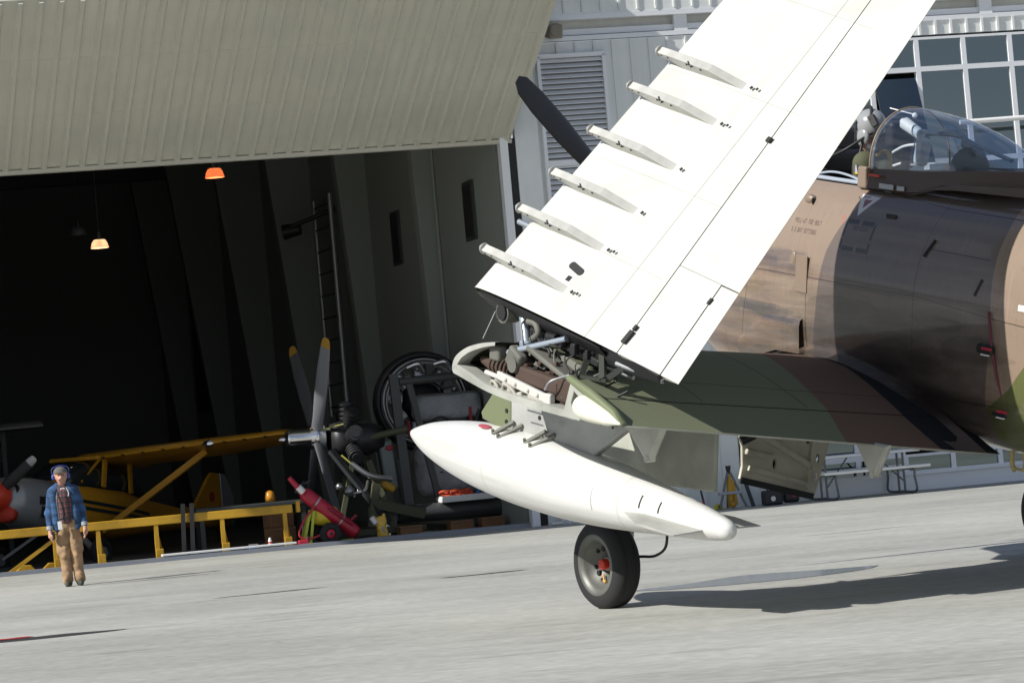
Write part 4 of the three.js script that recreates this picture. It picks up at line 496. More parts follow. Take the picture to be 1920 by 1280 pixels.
// main wheels, legs, gear doors, flap fairings, propeller, tail
{
  const tyre = alongZ(lathe([[0.215, -0.1], [0.25, -0.125], [0.32, -0.135], [0.372, -0.118], [0.4, -0.085], [0.405, -0.06], [0.398, -0.055], [0.398, -0.045], [0.407, -0.04], [0.407, 0.04], [0.398, 0.045], [0.398, 0.055], [0.405, 0.06], [0.4, 0.085], [0.372, 0.118], [0.32, 0.135], [0.25, 0.125], [0.215, 0.1]], 72));
  const rim = alongZ(lathe([[0, 0.02], [0.07, 0.02], [0.075, 0.05], [0.09, 0.05], [0.12, 0.0], [0.19, -0.035], [0.205, -0.09], [0.245, -0.128], [0.282, -0.13], [0.282, -0.115], [0.225, -0.08], [0.22, 0.1], [0.25, 0.126], [0, 0.126]].map(([r, y]) => [r, y]), 48));
  for (const z of [-2.6, 2.81]) {
    const w = new THREE.Group(); w.name = 'main_wheel'; w.position.set(0.081, 0.397, z); w.rotation.z = 0.4; plane.add(w);
    const side = z < 0 ? 1 : -1; w.scale.z = 1; if (side < 0) w.rotation.y = Math.PI;
    part('tyre', tyre, M.rubber, w); part('rim', rim, std(0.22, 0.225, 0.21, 0.5, 0.4, { map: grime }), w); part('hub_cap', alongZ(lathe([[0, -0.07], [0.042, -0.066], [0.05, -0.05], [0.05, 0.03]], 24)), M.bright, w);
    part('valve', [rod([-0.02, -0.1, -0.02], [-0.1, -0.11, -0.06], 0.008), rod([-0.1, -0.11, -0.06], [-0.14, -0.1, -0.065], 0.014)], std(0.6, 0.35, 0.08, 0.4), w); part('bolt', [0, 1, 2, 3, 4, 5].map((i) => alongZ(new THREE.CylinderGeometry(0.016, 0.016, 0.03, 10)).translate(0.15 * Math.cos(i * 1.047 + 0.3), 0.15 * Math.sin(i * 1.047 + 0.3), -0.02)), M.darkMetal, w); part('lightening_hole', [0, 1, 2].map((i) => alongZ(new THREE.CylinderGeometry(0.025, 0.025, 0.03, 12)).translate(0.14 * Math.cos(i * 2.09 + 0.9), 0.14 * Math.sin(i * 2.09 + 0.9), -0.012)), M.dark, w);
    const zi = z < 0 ? z + 0.2 : z - 0.2;
    part('gear_leg', [rod([0.081, 0.397, z], [0.081, 0.397, zi], 0.06), rod([0.081, 0.36, zi], [0.1, 2.0, zi], 0.075, 0.09, 20), rod([0.02, 1.1, zi], [-0.7, 2.0, zi], 0.04)], M.plateGrey, plane);
    part('brake_hose', hose([[-0.1, 0.48, zi], [-0.2, 0.5, zi], [-0.41, 0.55, zi], [-0.56, 0.66, zi], [-0.56, 0.83, zi], [-0.42, 0.98, zi], [-0.1, 1.1, zi]], 0.013, 40), M.black, plane);
  }
  part('gear_fairing', plate([0, 0, -2.55], [1, 0, 0], [0, 1, 0], [[0.25, 2.0], [0.24, 1.2], [-0.6, 1.25], [-1.5, 1.335], [-1.495, 2.0]], 0.05, 0.015), M.plateGrey, plane);
  for (const [z, x0, x1, xt, y0, yt] of [[-3.9, -2.02, -2.62, -2.42, 2.17, 1.88], [-1.9, -2.6, -3.04, -2.87, 1.93, 1.66]]) part('flap_hinge_fairing', [plate([0, 0, z], [1, 0, 0], [0, 1, 0], [[x0, y0], [x1 - 0.02, y0 + 0.02], [xt - 0.04, yt], [xt + 0.04, yt]], 0.07, 0.03), alongZ(new THREE.CylinderGeometry(0.03, 0.03, 0.08, 14)).translate(xt, yt + 0.01, z)], std(0.6, 0.6, 0.54, 0.5, 0, { map: grime }), plane);
  // belly door hanging open: pressed panel with holes, ribs and beads
  { const O2 = V(0.02, 1.5, -0.7), A = V(0, 0, 1), Bv = V(0, 1, 0); const hole = (x, y, rx, ry) => ell(x, y, rx, ry, 16);
    const d = part('belly_door', [plate(O2, A, Bv, [[-0.56, 0.16], [-0.52, 0.05], [-0.465, -0.12], [-0.455, -0.3], [-0.48, -0.42], [0.36, -0.655], [0.42, -0.63], [0.6, -0.05], [0.62, 0.16]], 0.035, 0.01, [hole(0.46, -0.1, 0.035, 0.045), hole(0.43, -0.3, 0.02, 0.045), hole(0.42, -0.47, 0.014, 0.04), hole(-0.08, -0.31, 0.02, 0.045), hole(-0.42, -0.02, 0.06, 0.03)])], std(0.8, 0.77, 0.66, 0.55, 0, { map: grime }), plane);
    part('stiffener', [bar([-0.01, 1.5, -1.0], [-0.01, 1.1, -0.3], 0.06, 0.05), bar([-0.01, 1.18, -1.1], [-0.01, 0.95, -0.34], 0.05, 0.045), rb(0.05, 0.06, 0.32, -0.012, 1.3, -0.98, 0.02, 0.25), bar([-0.01, 1.55, -0.34], [-0.01, 0.92, -0.4], 0.06, 0.03), rb(0.03, 0.09, 0.4, -0.005, 1.45, -0.55, 0.02, 0.2)], std(0.8, 0.77, 0.66, 0.5, 0, { map: grime }), d);
    part('backing', plate(V(0.05, 1.5, -0.7), A, Bv, [[-0.5, 0.1], [-0.44, -0.38], [0.36, -0.6], [0.56, 0.1]], 0.01), M.dark, d); part('door_jack', [rod([-0.06, 1.5, -1.08], [-0.02, 1.44, -1.2], 0.045), rod([0.0, 1.55, -0.44], [0.0, 1.36, -0.4], 0.04, 0.015)], M.darkMetal, d); part('edge_seal', bar([-0.005, 1.07, -1.18], [-0.005, 0.84, -0.32], 0.02, 0.06), M.darkMetal, d); }
  // propeller at rest
  const pr = new THREE.Group(); pr.name = 'propeller'; pr.position.set(3.5, 3.13, 0); pr.rotation.x = Math.atan2(1.51, 1.44); pr.rotation.x = -Math.atan2(1.51, 1.44); plane.add(pr);
  part('hub', [alongX(lathe([[0, 0.35], [0.09, 0.3], [0.15, 0.12], [0.17, -0.1], [0.16, -0.4]], 32))], M.black, pr);
  for (let i = 0; i < 4; i++) {
    const rs = [[0.14, 0.1, 0.09, 1.2], [0.4, 0.13, 0.07, 1.0], [0.8, 0.3, 0.05, 0.7], [1.3, 0.34, 0.035, 0.5], [1.75, 0.31, 0.022, 0.4], [2.0, 0.24, 0.015, 0.36], [2.09, 0.1, 0.008, 0.34]];
    const bl = part('blade', loft(rs.map(([r, cch, t, tw]) => Array.from({ length: 16 }, (_, k) => { const a = k / 16 * 2 * Math.PI, u = cch / 2 * Math.cos(a), v = t * Math.sin(a); return [u * Math.sin(tw) + v * Math.cos(tw), r, u * Math.cos(tw) - v * Math.sin(tw)]; })), { caps: true }), std(0.018, 0.019, 0.022, 0.5), pr); bl.rotation.x = i * Math.PI / 2;
  }
  part('fin', loft([[3.9, -5.6, -7.6, 0.1], [5.6, -6.5, -7.7, 0.05]].map(([y, a, b, t]) => [[a, y, 0], [(a + b) / 2, y, t], [b, y, 0], [(a + b) / 2, y, -t]]), { caps: true, crease: 0.4 }), M.camoGreen, plane);
  for (const z of [-1, 1]) part('tailplane', loft([[0.2, -5.9, -7.5, 0.09], [2.7, -6.5, -7.4, 0.04]].map(([d, a, b, t]) => [[a, 3.75, z * d], [(a + b) / 2, 3.75 + t, z * d], [b, 3.75, z * d], [(a + b) / 2, 3.75 - t, z * d]]), { caps: true, crease: 0.4 }), M.camoGreen, plane);
  part('tail_wheel', [alongZ(new THREE.TorusGeometry(0.12, 0.06, 12, 28).rotateX(Math.PI / 2)).translate(-7.0, 2.05 - 0.45, 0), rod([-7.0, 1.62, 0], [-6.8, 3.1, 0], 0.05)], M.rubber, plane);
}
// pilot in the cockpit
{
  const P0 = V(-0.45, 3.98, -0.06), HX = 0.15, HY = -0.07, w = AO.clone().addScaledVector(AF, P0.x).addScaledVector(AU, P0.y).addScaledVector(AR, P0.z);
  const pilot = thing('person', 'pilot in grey helmet and green flight suit sitting in the open cockpit', 'person', w); pilot.quaternion.copy(plane.quaternion);
  part('body', blob([[-0.02 + HX, 0.3 + HY, 0, HX, 0.44 + HY, 0, 0.075, 0.1], [0.06 + HX, 0.37 + HY, 0, 0.05 + HX, 0.31 + HY, 0, 0.066, 0.055], [0.12 + HX, 0.39 + HY, 0, 0.108 + HX, 0.35 + HY, 0, 0.022, 0.022], [-0.04, 0.1, 0, -0.03 + HX, 0.3 + HY, 0, 0.08, 0.06], [-0.05, 0.05, -0.17, -0.05, 0.05, 0.17, 0.08, 0.08], [-0.06, -0.4, 0, -0.05, 0.05, 0, 0.17, 0.16]], 0.012, 0.05), M.skin, pilot);
  part('flight_suit', blob([[-0.05, 0.06, -0.16, -0.05, 0.06, 0.16, 0.1, 0.1], [-0.06, -0.45, 0, -0.05, 0.0, 0, 0.2, 0.19], [-0.06, 0.06, -0.2, -0.11, -0.22, -0.25, 0.1, 0.085], [-0.11, -0.22, -0.25, 0.16, -0.3, -0.26, 0.08, 0.065], [-0.06, 0.05, 0.2, -0.08, -0.22, 0.26, 0.1, 0.085]], 0.014, 0.06), M.flight, pilot);
  const hg = new THREE.Group(); hg.name = 'headgear'; hg.position.set(HX, HY, 0); pilot.add(hg);
  const hel = part('helmet', [ball(0.15, -0.04, 0.47, 0, 1.05, 1.0, 0.92, 28, 20), ball(0.085, -0.06, 0.36, -0.1, 1, 1.1, 0.5), ball(0.085, -0.06, 0.36, 0.1, 1, 1.1, 0.5)], phys(0.3, 0.31, 0.32, { roughness: 0.25, clearcoat: 0.6 }), hg);
  part('visor', [ball(0.14, 0.0, 0.485, 0, 1.05, 0.42, 0.98, 28, 20), rb(0.02, 0.2, 0.02, 0.0, 0.4, -0.14, 0.01)], phys(0.03, 0.035, 0.04, { roughness: 0.12, clearcoat: 1 }), hg); part('stripe', [bar([-0.13, 0.56, -0.075], [-0.19, 0.47, -0.06], 0.06, 0.05), hose([[-0.15, 0.52, -0.09], [-0.06, 0.63, -0.02], [0.06, 0.61, 0]], 0.016, 20)], M.black, hg); part('sunglasses', rb(0.03, 0.05, 0.14, 0.105, 0.41, 0, 0.012), M.black, hg);
  part('headset_mic', [hose([[-0.05, 0.34, -0.13], [0.06, 0.29, -0.1], [0.12, 0.31, -0.02]], 0.01, 16), rb(0.05, 0.04, 0.05, 0.12, 0.31, 0, 0.015), hose([[-0.09, 0.32, -0.13], [-0.12, 0.2, -0.18], [-0.1, 0.06, -0.2]], 0.012, 16)], M.black, hg);
  part('survival_vest', [rb(0.1, 0.26, 0.3, 0.08, -0.08, 0, 0.05), rb(0.06, 0.1, 0.09, 0.12, -0.02, -0.14, 0.02)], M.black, pilot);
  const cnv = canvasTex(64, 64, (c) => { c.fillStyle = 'rgb(60,60,42)'; c.fillRect(0, 0, 64, 64); c.fillStyle = 'rgb(225,190,60)'; c.fillRect(4, 52, 56, 9); c.fillStyle = 'rgb(200,205,235)'; c.beginPath(); c.moveTo(32, 2); c.lineTo(58, 50); c.lineTo(6, 50); c.fill(); c.fillStyle = 'rgb(70,70,150)'; c.beginPath(); c.moveTo(32, 16); c.lineTo(48, 46); c.lineTo(16, 46); c.fill(); c.fillStyle = 'rgb(230,230,245)'; for (const y of [26, 33, 40]) c.fillRect(22, y, 20, 3); });
  const pt = new THREE.PlaneGeometry(0.085, 0.1, 4, 4); { const p = pt.attributes.position; for (let i = 0; i < p.count; i++) p.setZ(i, -4 * p.getX(i) * p.getX(i)); pt.computeVertexNormals(); } pt.rotateY(Math.PI - 0.35); pt.rotateX(0.0); part('shoulder_patch', pt, std(1, 1, 1, 0.8, 0, { map: cnv }), pilot).position.set(-0.115, 0.02, -0.335);
}

// ------------------------------------------------------------------ marshaller on the apron
{
  const C = V(-6.58, 0, -46.13), p = thing('person', 'ground crew member in denim jacket, plaid shirt, cap and blue ear defenders', 'person', C, Math.atan2(-C.x, -C.z));
  p.rotation.z = 0.045; p.scale.setScalar(0.99);
  const hand = (s) => { const x = s * 0.252, y = 0.83, z = 0.09, c = [[x, y, z, x * 1.005, y - 0.075, z + 0.015, 0.03, 0.034]]; for (let i = 0; i < 4; i++) { const fz = z + 0.035 - 0.019 * i, l = [0.07, 0.078, 0.073, 0.058][i]; c.push([x, y - 0.08, fz, x - s * 0.008, y - 0.08 - l * 0.55, fz + 0.006, 0.0105, 0.0095], [x - s * 0.008, y - 0.08 - l * 0.55, fz + 0.006, x - s * 0.03, y - 0.08 - l, fz + 0.01, 0.0095, 0.008]); } c.push([x, y - 0.03, z + 0.03, x - s * 0.02, y - 0.07, z + 0.06, 0.013, 0.011], [x - s * 0.02, y - 0.07, z + 0.06, x - s * 0.026, y - 0.1, z + 0.062, 0.011, 0.009]); return c; };
  const head = [[0, 1.6, -0.01, 0, 1.64, -0.015, 0.085, 0.092], [0, 1.545, 0.03, 0, 1.57, 0.02, 0.045, 0.062], [0, 1.62, 0.085, 0, 1.585, 0.1, 0.012, 0.018], [-0.03, 1.565, 0.075, 0.03, 1.565, 0.075, 0.014, 0.014], [-0.085, 1.6, -0.01, -0.085, 1.62, -0.01, 0.018, 0.022], [0.085, 1.6, -0.01, 0.085, 1.62, -0.01, 0.018, 0.022], [0, 1.44, -0.015, 0, 1.54, -0.01, 0.056, 0.054]];
  const bodyCaps = [[0, 1.44, -0.015, 0, 1.55, -0.01, 0.055, 0.054], [-0.14, 1.39, -0.01, 0.14, 1.39, -0.01, 0.06, 0.06], [0, 0.98, 0, 0, 1.34, 0, 0.1, 0.115], [-0.075, 0.9, 0, -0.08, 0.5, 0.01, 0.07, 0.05], [0.075, 0.9, 0, 0.08, 0.5, 0.01, 0.07, 0.05], [-0.08, 0.5, 0.01, -0.075, 0.09, -0.01, 0.05, 0.04], [0.08, 0.5, 0.01, 0.078, 0.09, -0.01, 0.05, 0.04]];
  for (const s of [-1, 1]) bodyCaps.push([s * 0.17, 1.37, -0.01, s * 0.235, 1.1, -0.01, 0.045, 0.038], [s * 0.235, 1.1, -0.01, s * 0.252, 0.84, 0.08, 0.038, 0.028]);
  part('body', [blob(bodyCaps, 0.014, 0.05), blob(head, 0.0055, 0.03), blob(hand(-1), 0.0045, 0.012), blob(hand(1), 0.0045, 0.012)], M.skin, p);
  part('face', [ball(0.011, -0.034, 1.622, 0.075, 1.2, 0.7, 0.6), ball(0.011, 0.034, 1.622, 0.075, 1.2, 0.7, 0.6), rb(0.05, 0.008, 0.012, 0, 1.557, 0.088, 0.004)], std(0.12, 0.06, 0.05, 0.6), p);
  const denim = dataTex(128, 256, (u, v) => { const k = fbm(u, v, 6, 10, 5, 21), q = 62 + 66 * (k - 0.3); return [q * 0.62, q * 1.02, q * 1.5]; }, { rep: [2, 2] });
  const plaid = dataTex(128, 128, (u, v) => { const a = (x, n) => (((x * n) % 1) + 1) % 1; const r = a(u, 3) < 0.35 ? 1 : 0, s = a(v, 3) < 0.35 ? 1 : 0, w = a(v, 6) < 0.12 || a(u, 6) < 0.1 ? 1 : 0; const b = 40 + 20 * fbm(u, v, 30, 30, 2, 5); return [b + 30 * r + 34 * s + 42 * w, b + 4 * r + 6 * s + 38 * w, b + 6 * r + 9 * s + 38 * w]; }, { rep: [4.3, 4.3] });
  const tro = dataTex(128, 256, (u, v) => { const k = 120 + 70 * (fbm(u, v, 4, 7, 5, 77) - 0.35); return [k * 1.22, k * 1.0, k * 0.76]; }, { rep: [1.5, 1.5] });
  part('shirt', blob([[0, 0.98, 0.015, 0, 1.3, 0.01, 0.125, 0.135], [-0.1, 1.38, 0, 0.1, 1.38, 0, 0.075, 0.075], [0, 1.4, -0.01, 0, 1.45, -0.012, 0.08, 0.068]], 0.012, 0.05), std(1, 1, 1, 0.9, 0, { map: plaid }), p);
  // jacket: back and two open fronts, sleeves
  const jk = []; for (const s of [-1, 1]) { jk.push([s * 0.13, 1.37, 0.05, s * 0.145, 0.86, 0.05, 0.05, 0.054], [s * 0.1, 1.36, -0.04, s * 0.12, 0.88, -0.04, 0.07, 0.075], [s * 0.165, 1.385, -0.01, s * 0.235, 1.1, -0.015, 0.062, 0.05], [s * 0.235, 1.1, -0.015, s * 0.25, 0.87, 0.065, 0.05, 0.043], [s * 0.06, 1.43, -0.03, s * 0.1, 1.39, 0.06, 0.04, 0.035]); } jk.push([-0.07, 1.455, -0.035, -0.16, 1.4, -0.02, 0.05, 0.055], [0.07, 1.455, -0.035, 0.16, 1.4, -0.02, 0.05, 0.055], [0, 1.38, -0.08, 0, 0.9, -0.07, 0.08, 0.09], [-0.03, 1.42, -0.06, 0.03, 1.42, -0.06, 0.05, 0.05]);
  part('jacket', folds(blob(jk, 0.011, 0.03), 0.02, 9, 7, 301), std(1, 1, 1, 0.9, 0, { map: denim, bumpMap: grimeBump, bumpScale: 0.006 }), p);
  part('cuff', [rod([-0.249, 0.9, 0.06], [-0.252, 0.85, 0.075], 0.05, 0.047), rod([0.249, 0.9, 0.06], [0.252, 0.85, 0.075], 0.05, 0.047)], std(0.3, 0.34, 0.36, 0.9), p);
  const tr = []; for (const [s, dx] of [[-1, 0], [1, 0.0]]) tr.push([s * 0.075, 0.93, 0, s * 0.085, 0.55, 0.015, 0.098, 0.082], [s * 0.085, 0.55, 0.015, s * 0.08, 0.3, 0, 0.08, 0.074], [s * 0.08, 0.3, 0, s * 0.088, 0.1, 0.01, 0.07, 0.078], [s * 0.145, 0.68, 0.02, s * 0.145, 0.52, 0.02, 0.042, 0.042], [s * 0.085, 0.16, 0.06, s * 0.1, 0.12, 0.07, 0.04, 0.035], [s * 0.06, 0.58, 0.075, s * 0.09, 0.44, 0.08, 0.03, 0.026], [s * 0.1, 0.74, 0.075, s * 0.06, 0.84, 0.07, 0.03, 0.03]); tr.push([0, 0.9, 0, 0, 1.0, 0, 0.115, 0.115]);
  part('trousers', folds(blob(tr, 0.011, 0.026), 0.011, 10, 9, 401), std(1, 1, 1, 0.95, 0, { map: tro, bumpMap: grimeBump, bumpScale: 0.02 }), p);
  part('belt', [alongZ(new THREE.TorusGeometry(0.13, 0.016, 8, 36).rotateX(0)).rotateX(0).translate(0, 1.0, 0.005)].map((g) => g), M.black, p);
  for (const s of [-1, 1]) part('shoe', blob([[s * 0.08, 0.045, -0.06, s * 0.09, 0.04, 0.1, 0.045, 0.04], [s * 0.09, 0.035, 0.1, s * 0.1, 0.032, 0.16, 0.042, 0.034], [s * 0.08, 0.05, -0.04, s * 0.08, 0.11, -0.03, 0.048, 0.045]], 0.009, 0.03), std(0.045, 0.05, 0.035, 0.7), p);
  const cap = part('cap', [new THREE.SphereGeometry(0.105, 28, 14, 0, 6.2832, 0, 1.6).scale(0.98, 0.9, 1.08).translate(0, 1.655, -0.015), ball(0.09, 0, 1.66, 0.085, 0.85, 0.1, 0.75)], std(0.12, 0.115, 0.105, 0.9), p);
  part('ear_defenders', [hose([[-0.115, 1.62, -0.02], [-0.118, 1.72, -0.02], [0, 1.762, -0.02], [0.118, 1.72, -0.02], [0.115, 1.62, -0.02]], 0.006, 30), ball(0.038, -0.11, 1.605, -0.01, 0.7, 1.15, 0.95), ball(0.038, 0.11, 1.605, -0.01, 0.7, 1.15, 0.95)], std(0.05, 0.07, 0.33, 0.5), p);
  part('lanyard', [hose([[-0.06, 1.43, 0.06], [-0.1, 1.3, 0.155], [-0.1, 1.05, 0.165], [-0.1, 0.98, 0.16]], 0.009, 24), hose([[0.06, 1.43, 0.06], [0.085, 1.35, 0.13], [0.075, 1.3, 0.15]], 0.016, 16)], M.greySteel, p);
  part('badge', rb(0.06, 0.12, 0.01, -0.1, 0.9, 0.165, 0.004), M.plastic, p); part('collar_card', rb(0.06, 0.05, 0.01, 0.0, 1.41, 0.09, 0.004, -0.5), M.plastic, p); part('hand_radio', rb(0.05, 0.12, 0.04, -0.215, 0.77, 0.13, 0.012), M.black, p);
}

// ------------------------------------------------------------------ things in and by the hangar (s along the door line, o out of it)
const at = (name, label, cat, s, o, turn = 0, group, h = 0.004) => thing(name, label, cat, B(s, h, o), PSI + turn, group);
{ // yellow barrier
  const t = at('barrier_rail', 'long yellow steel barrier rail across the hangar mouth', 'barrier', -7, -0.6);
  part('beam', [rb(7.9, 0.145, 0.09, -1.1, 0.675, 0, 0.015)], M.yellow, t);
  for (const x of [-1.21, -0.48, 0.5, 1.63, 2.71]) { const q = part('post', bar([x - 0.0, 0, 0], [x, 0.62, 0], 0.07, 0.07), M.yellow, t); part('foot', rb(0.13, 0.2, 0.12, x + 0.03, 0.1, 0, 0.01), M.yellow, q); part('brace', bar([x + 0.12, 0.02, -0.25], [x + 0.02, 0.4, -0.02], 0.05, 0.05), M.yellow, q); }
  part('end_stop', rb(0.07, 0.2, 0.12, 2.95, 0.7, 0, 0.015), M.yellow, t); part('cross_brace', bar([-2.0, 0.02, -0.1], [-1.25, 0.5, -0.03], 0.06, 0.05), M.yellow, t); each('hung_strap', [bx(0.07, 1.0, 0.03, 0.95, 0.42, 0.08, 0, 0, -0.05), bx(0.07, 1.0, 0.03, 1.1, 0.42, 0.08, 0, 0, -0.05)], M.black, t);
}
{ // yellow high-wing aircraft
  const dir = Math.atan2(0.78, 0.62), t = at('light_aircraft', 'yellow high-wing light aircraft with grey cowling parked inside hangar', 'aircraft', -8.9, -3.2);
  t.rotation.y = PSI + Math.PI / 2 + Math.atan2(0.62, 0.78) - Math.PI / 2;      // local x points aft
  t.rotation.y = PSI + Math.atan2(0.78, 0.62);
  const ring = (x, w, y0, y1, n = 28, e = 0.75) => Array.from({ length: n }, (_, i) => { const a = i / n * 2 * Math.PI, c = Math.cos(a), s = Math.sin(a); return [x, (y0 + y1) / 2 + Math.sign(s) * Math.abs(s) ** e * (y1 - y0) / 2, Math.sign(c) * Math.abs(c) ** e * w]; });
  t.rotateZ(-0.12); t.position.y += 0.06; t.scale.x = 1.12;
  part('cowling', loft([ring(0.02, 0.3, 0.98, 1.5), ring(0.15, 0.45, 0.82, 1.6), ring(0.7, 0.5, 0.72, 1.62), ring(1.25, 0.52, 0.7, 1.6)], { caps: true }), std(0.3, 0.32, 0.33, 0.35, 0.3), t);
  each('cowl_vent', [bx(0.16, 0.14, 0.02, 0.55, 1.18, 0.487), bx(0.18, 0.2, 0.02, 0.62, 0.98, 0.48), alongX(new THREE.CylinderGeometry(0.1, 0.1, 0.05, 20)).translate(0.06, 1.36, 0.25)], M.dark, t);
  const f = part('fuselage', loft([ring(1.25, 0.525, 0.68, 1.62), ring(1.9, 0.54, 0.66, 1.68), ring(3.1, 0.52, 0.68, 1.66), ring(4.2, 0.36, 0.85, 1.5), ring(5.6, 0.22, 1.02, 1.4), ring(7.2, 0.08, 1.18, 1.36)], { caps: true }), M.planeYellow, t);
  part('stripe', [loft([[1.3, 1.26, 0.54], [2.2, 1.23, 0.552], [3.1, 1.2, 0.53], [3.9, 1.17, 0.42]].map(([x, y, z]) => [[x, y + 0.03, z], [x, y - 0.03, z + 0.003]]), { closed: false }), loft([[1.3, 1.14, 0.54], [2.2, 1.11, 0.552], [3.1, 1.09, 0.53], [3.7, 1.08, 0.45]].map(([x, y, z]) => [[x, y + 0.03, z], [x, y - 0.03, z + 0.003]]), { closed: false })], std(0.01, 0.025, 0.03, 0.4), f);
  part('cabin_window', loft([ring(1.35, 0.4, 1.4, 1.75, 20), ring(1.75, 0.5, 1.4, 2.0, 20), ring(2.6, 0.5, 1.4, 2.06, 20), ring(3.5, 0.42, 1.35, 1.98, 20), ring(4.3, 0.22, 1.3, 1.55, 20)], { caps: true }), phys(0.02, 0.025, 0.025, { roughness: 0.06 }), t);
  each('cabin_frame', [bar([1.7, 1.6, 0.47], [2.25, 2.06, 0.5], 0.035, 0.03), bar([2.3, 1.55, 0.53], [2.38, 2.08, 0.52], 0.09, 0.05), bar([3.2, 1.5, 0.5], [3.2, 2.04, 0.48], 0.08, 0.05)], M.planeYellow, t);
  const wing = (s) => loft([0, 1.2, 2.6, 4.0, 4.5, 4.72].map((d, i) => { const c = i < 3 ? 1.55 : i < 5 ? 1.4 - 0.08 * i : 0.7, th = i < 5 ? 0.1 : 0.03; return SEC.map(([q, y]) => [2.2 + q * c + (i === 5 ? 0.2 : 0), 2.06 + y * c * 0.8 + d * 0.035, s * d * 0.94]); }), { caps: true });
  const wl = part('wing', wing(1), M.planeYellow, t); part('cabin_roof', rb(1.6, 0.08, 1.06, 2.95, 2.08, 0, 0.03), M.planeYellow, t);
  part('wing_fitting', Array.from({ length: 9 }, (_, i) => rb(0.08, 0.03, 0.05, 2.22, 2.055 + 0.035 * (0.6 + 0.42 * i), 0.6 + 0.42 * i, 0.01)), M.dark, wl); part('landing_light', ball(0.09, 2.21, 2.16, 2.8, 0.5, 0.8, 1.2), M.chrome, wl);
  part('wing_strut', bar([2.3, 0.75, 0.5], [2.6, 2.08, 2.5], 0.05, 0.11), M.planeYellow, t); part('wing_strut', bar([2.1, 0.75, -0.5], [2.2, 2.08, -2.6], 0.05, 0.11), M.planeYellow, t);
  const fin = part('tail_fin', plate([0, 0, 0], [1, 0, 0], [0, 1, 0], [[5.2, 1.36], [6.0, 1.5], [6.45, 2.05], [6.62, 2.2], [6.9, 2.2], [7.0, 1.3]], 0.07, 0.02), M.planeYellow, t); part('rudder', plate([0, 0, 0], [1, 0, 0], [0, 1, 0], [[6.93, 2.21], [7.1, 2.2], [7.4, 1.8], [7.42, 1.2], [7.03, 1.2]], 0.06, 0.02), M.alu, t); part('emblem', plate([6.6, 1.72, 0.04], [1, 0, 0], [0, 1, 0], ell(0, 0, 0.09, 0.1), 0.01), std(0.35, 0.05, 0.04, 0.6), fin);
  part('tailplane', [rb(0.9, 0.05, 3.0, 6.8, 1.32, 0, 0.02)], M.planeYellow, t);
  const pr = new THREE.Group(); pr.name = 'propeller'; pr.position.set(-0.12, 1.25, 0); pr.rotation.x = 0.93; t.add(pr);
  const bs = (k) => loft([[0.1, 0.06, 0.05], [0.4, 0.1, 0.03], [0.75, 0.09, 0.02], [0.88, 0.075, 0.014]].map(([r, c, d]) => ell(0, 0, c, d, 12).map(([a, b]) => [b + a * 0.35, k * r, a])), { caps: true });
  for (const k of [1, -1]) { const b = part('blade', bs(k), M.black, pr); part('tip', loft([[0.86, 0.08, 0.017], [0.99, 0.065, 0.012], [1.02, 0.04, 0.008]].map(([r, c, d]) => ell(0, 0, c, d, 12).map(([a, q]) => [q + a * 0.35, k * r, a])), { caps: true }), M.alu, b); }
  part('spinner', alongX(lathe([[0.25, -0.1], [0.26, 0.0], [0.23, 0.14], [0.15, 0.26], [0.06, 0.32], [0, 0.33]], 32)).rotateY(Math.PI).translate(-0.1, 1.25, 0), std(0.6, 0.05, 0.02, 0.35), t); part('nose_cover', loft([ring(-0.02, 0.24, 0.8, 1.08, 20), ring(0.1, 0.3, 0.78, 1.1, 20)], { caps: true }), std(0.5, 0.04, 0.018, 0.7), t);
  for (const s of [1, -1]) { part('gear_leg', bar([1.6, 0.7, s * 0.4], [1.4, 0.28, s * 1.0], 0.1, 0.05), M.alu, t); const w = part('wheel', alongZ(new THREE.TorusGeometry(0.19, 0.085, 14, 32).rotateX(Math.PI / 2)).translate(1.4, 0.27, s * 1.08), M.rubber, t); part('hub', alongZ(new THREE.CylinderGeometry(0.11, 0.11, 0.12, 20)).translate(1.4, 0.27, s * 1.08), M.alu, w); }
  part('tail_wheel', [alongZ(new THREE.TorusGeometry(0.1, 0.05, 10, 24).rotateX(Math.PI / 2)).translate(7.1, 0.15, 0), rod([7.1, 0.15, 0.05], [6.8, 1.2, 0], 0.03)], M.rubber, t);
}
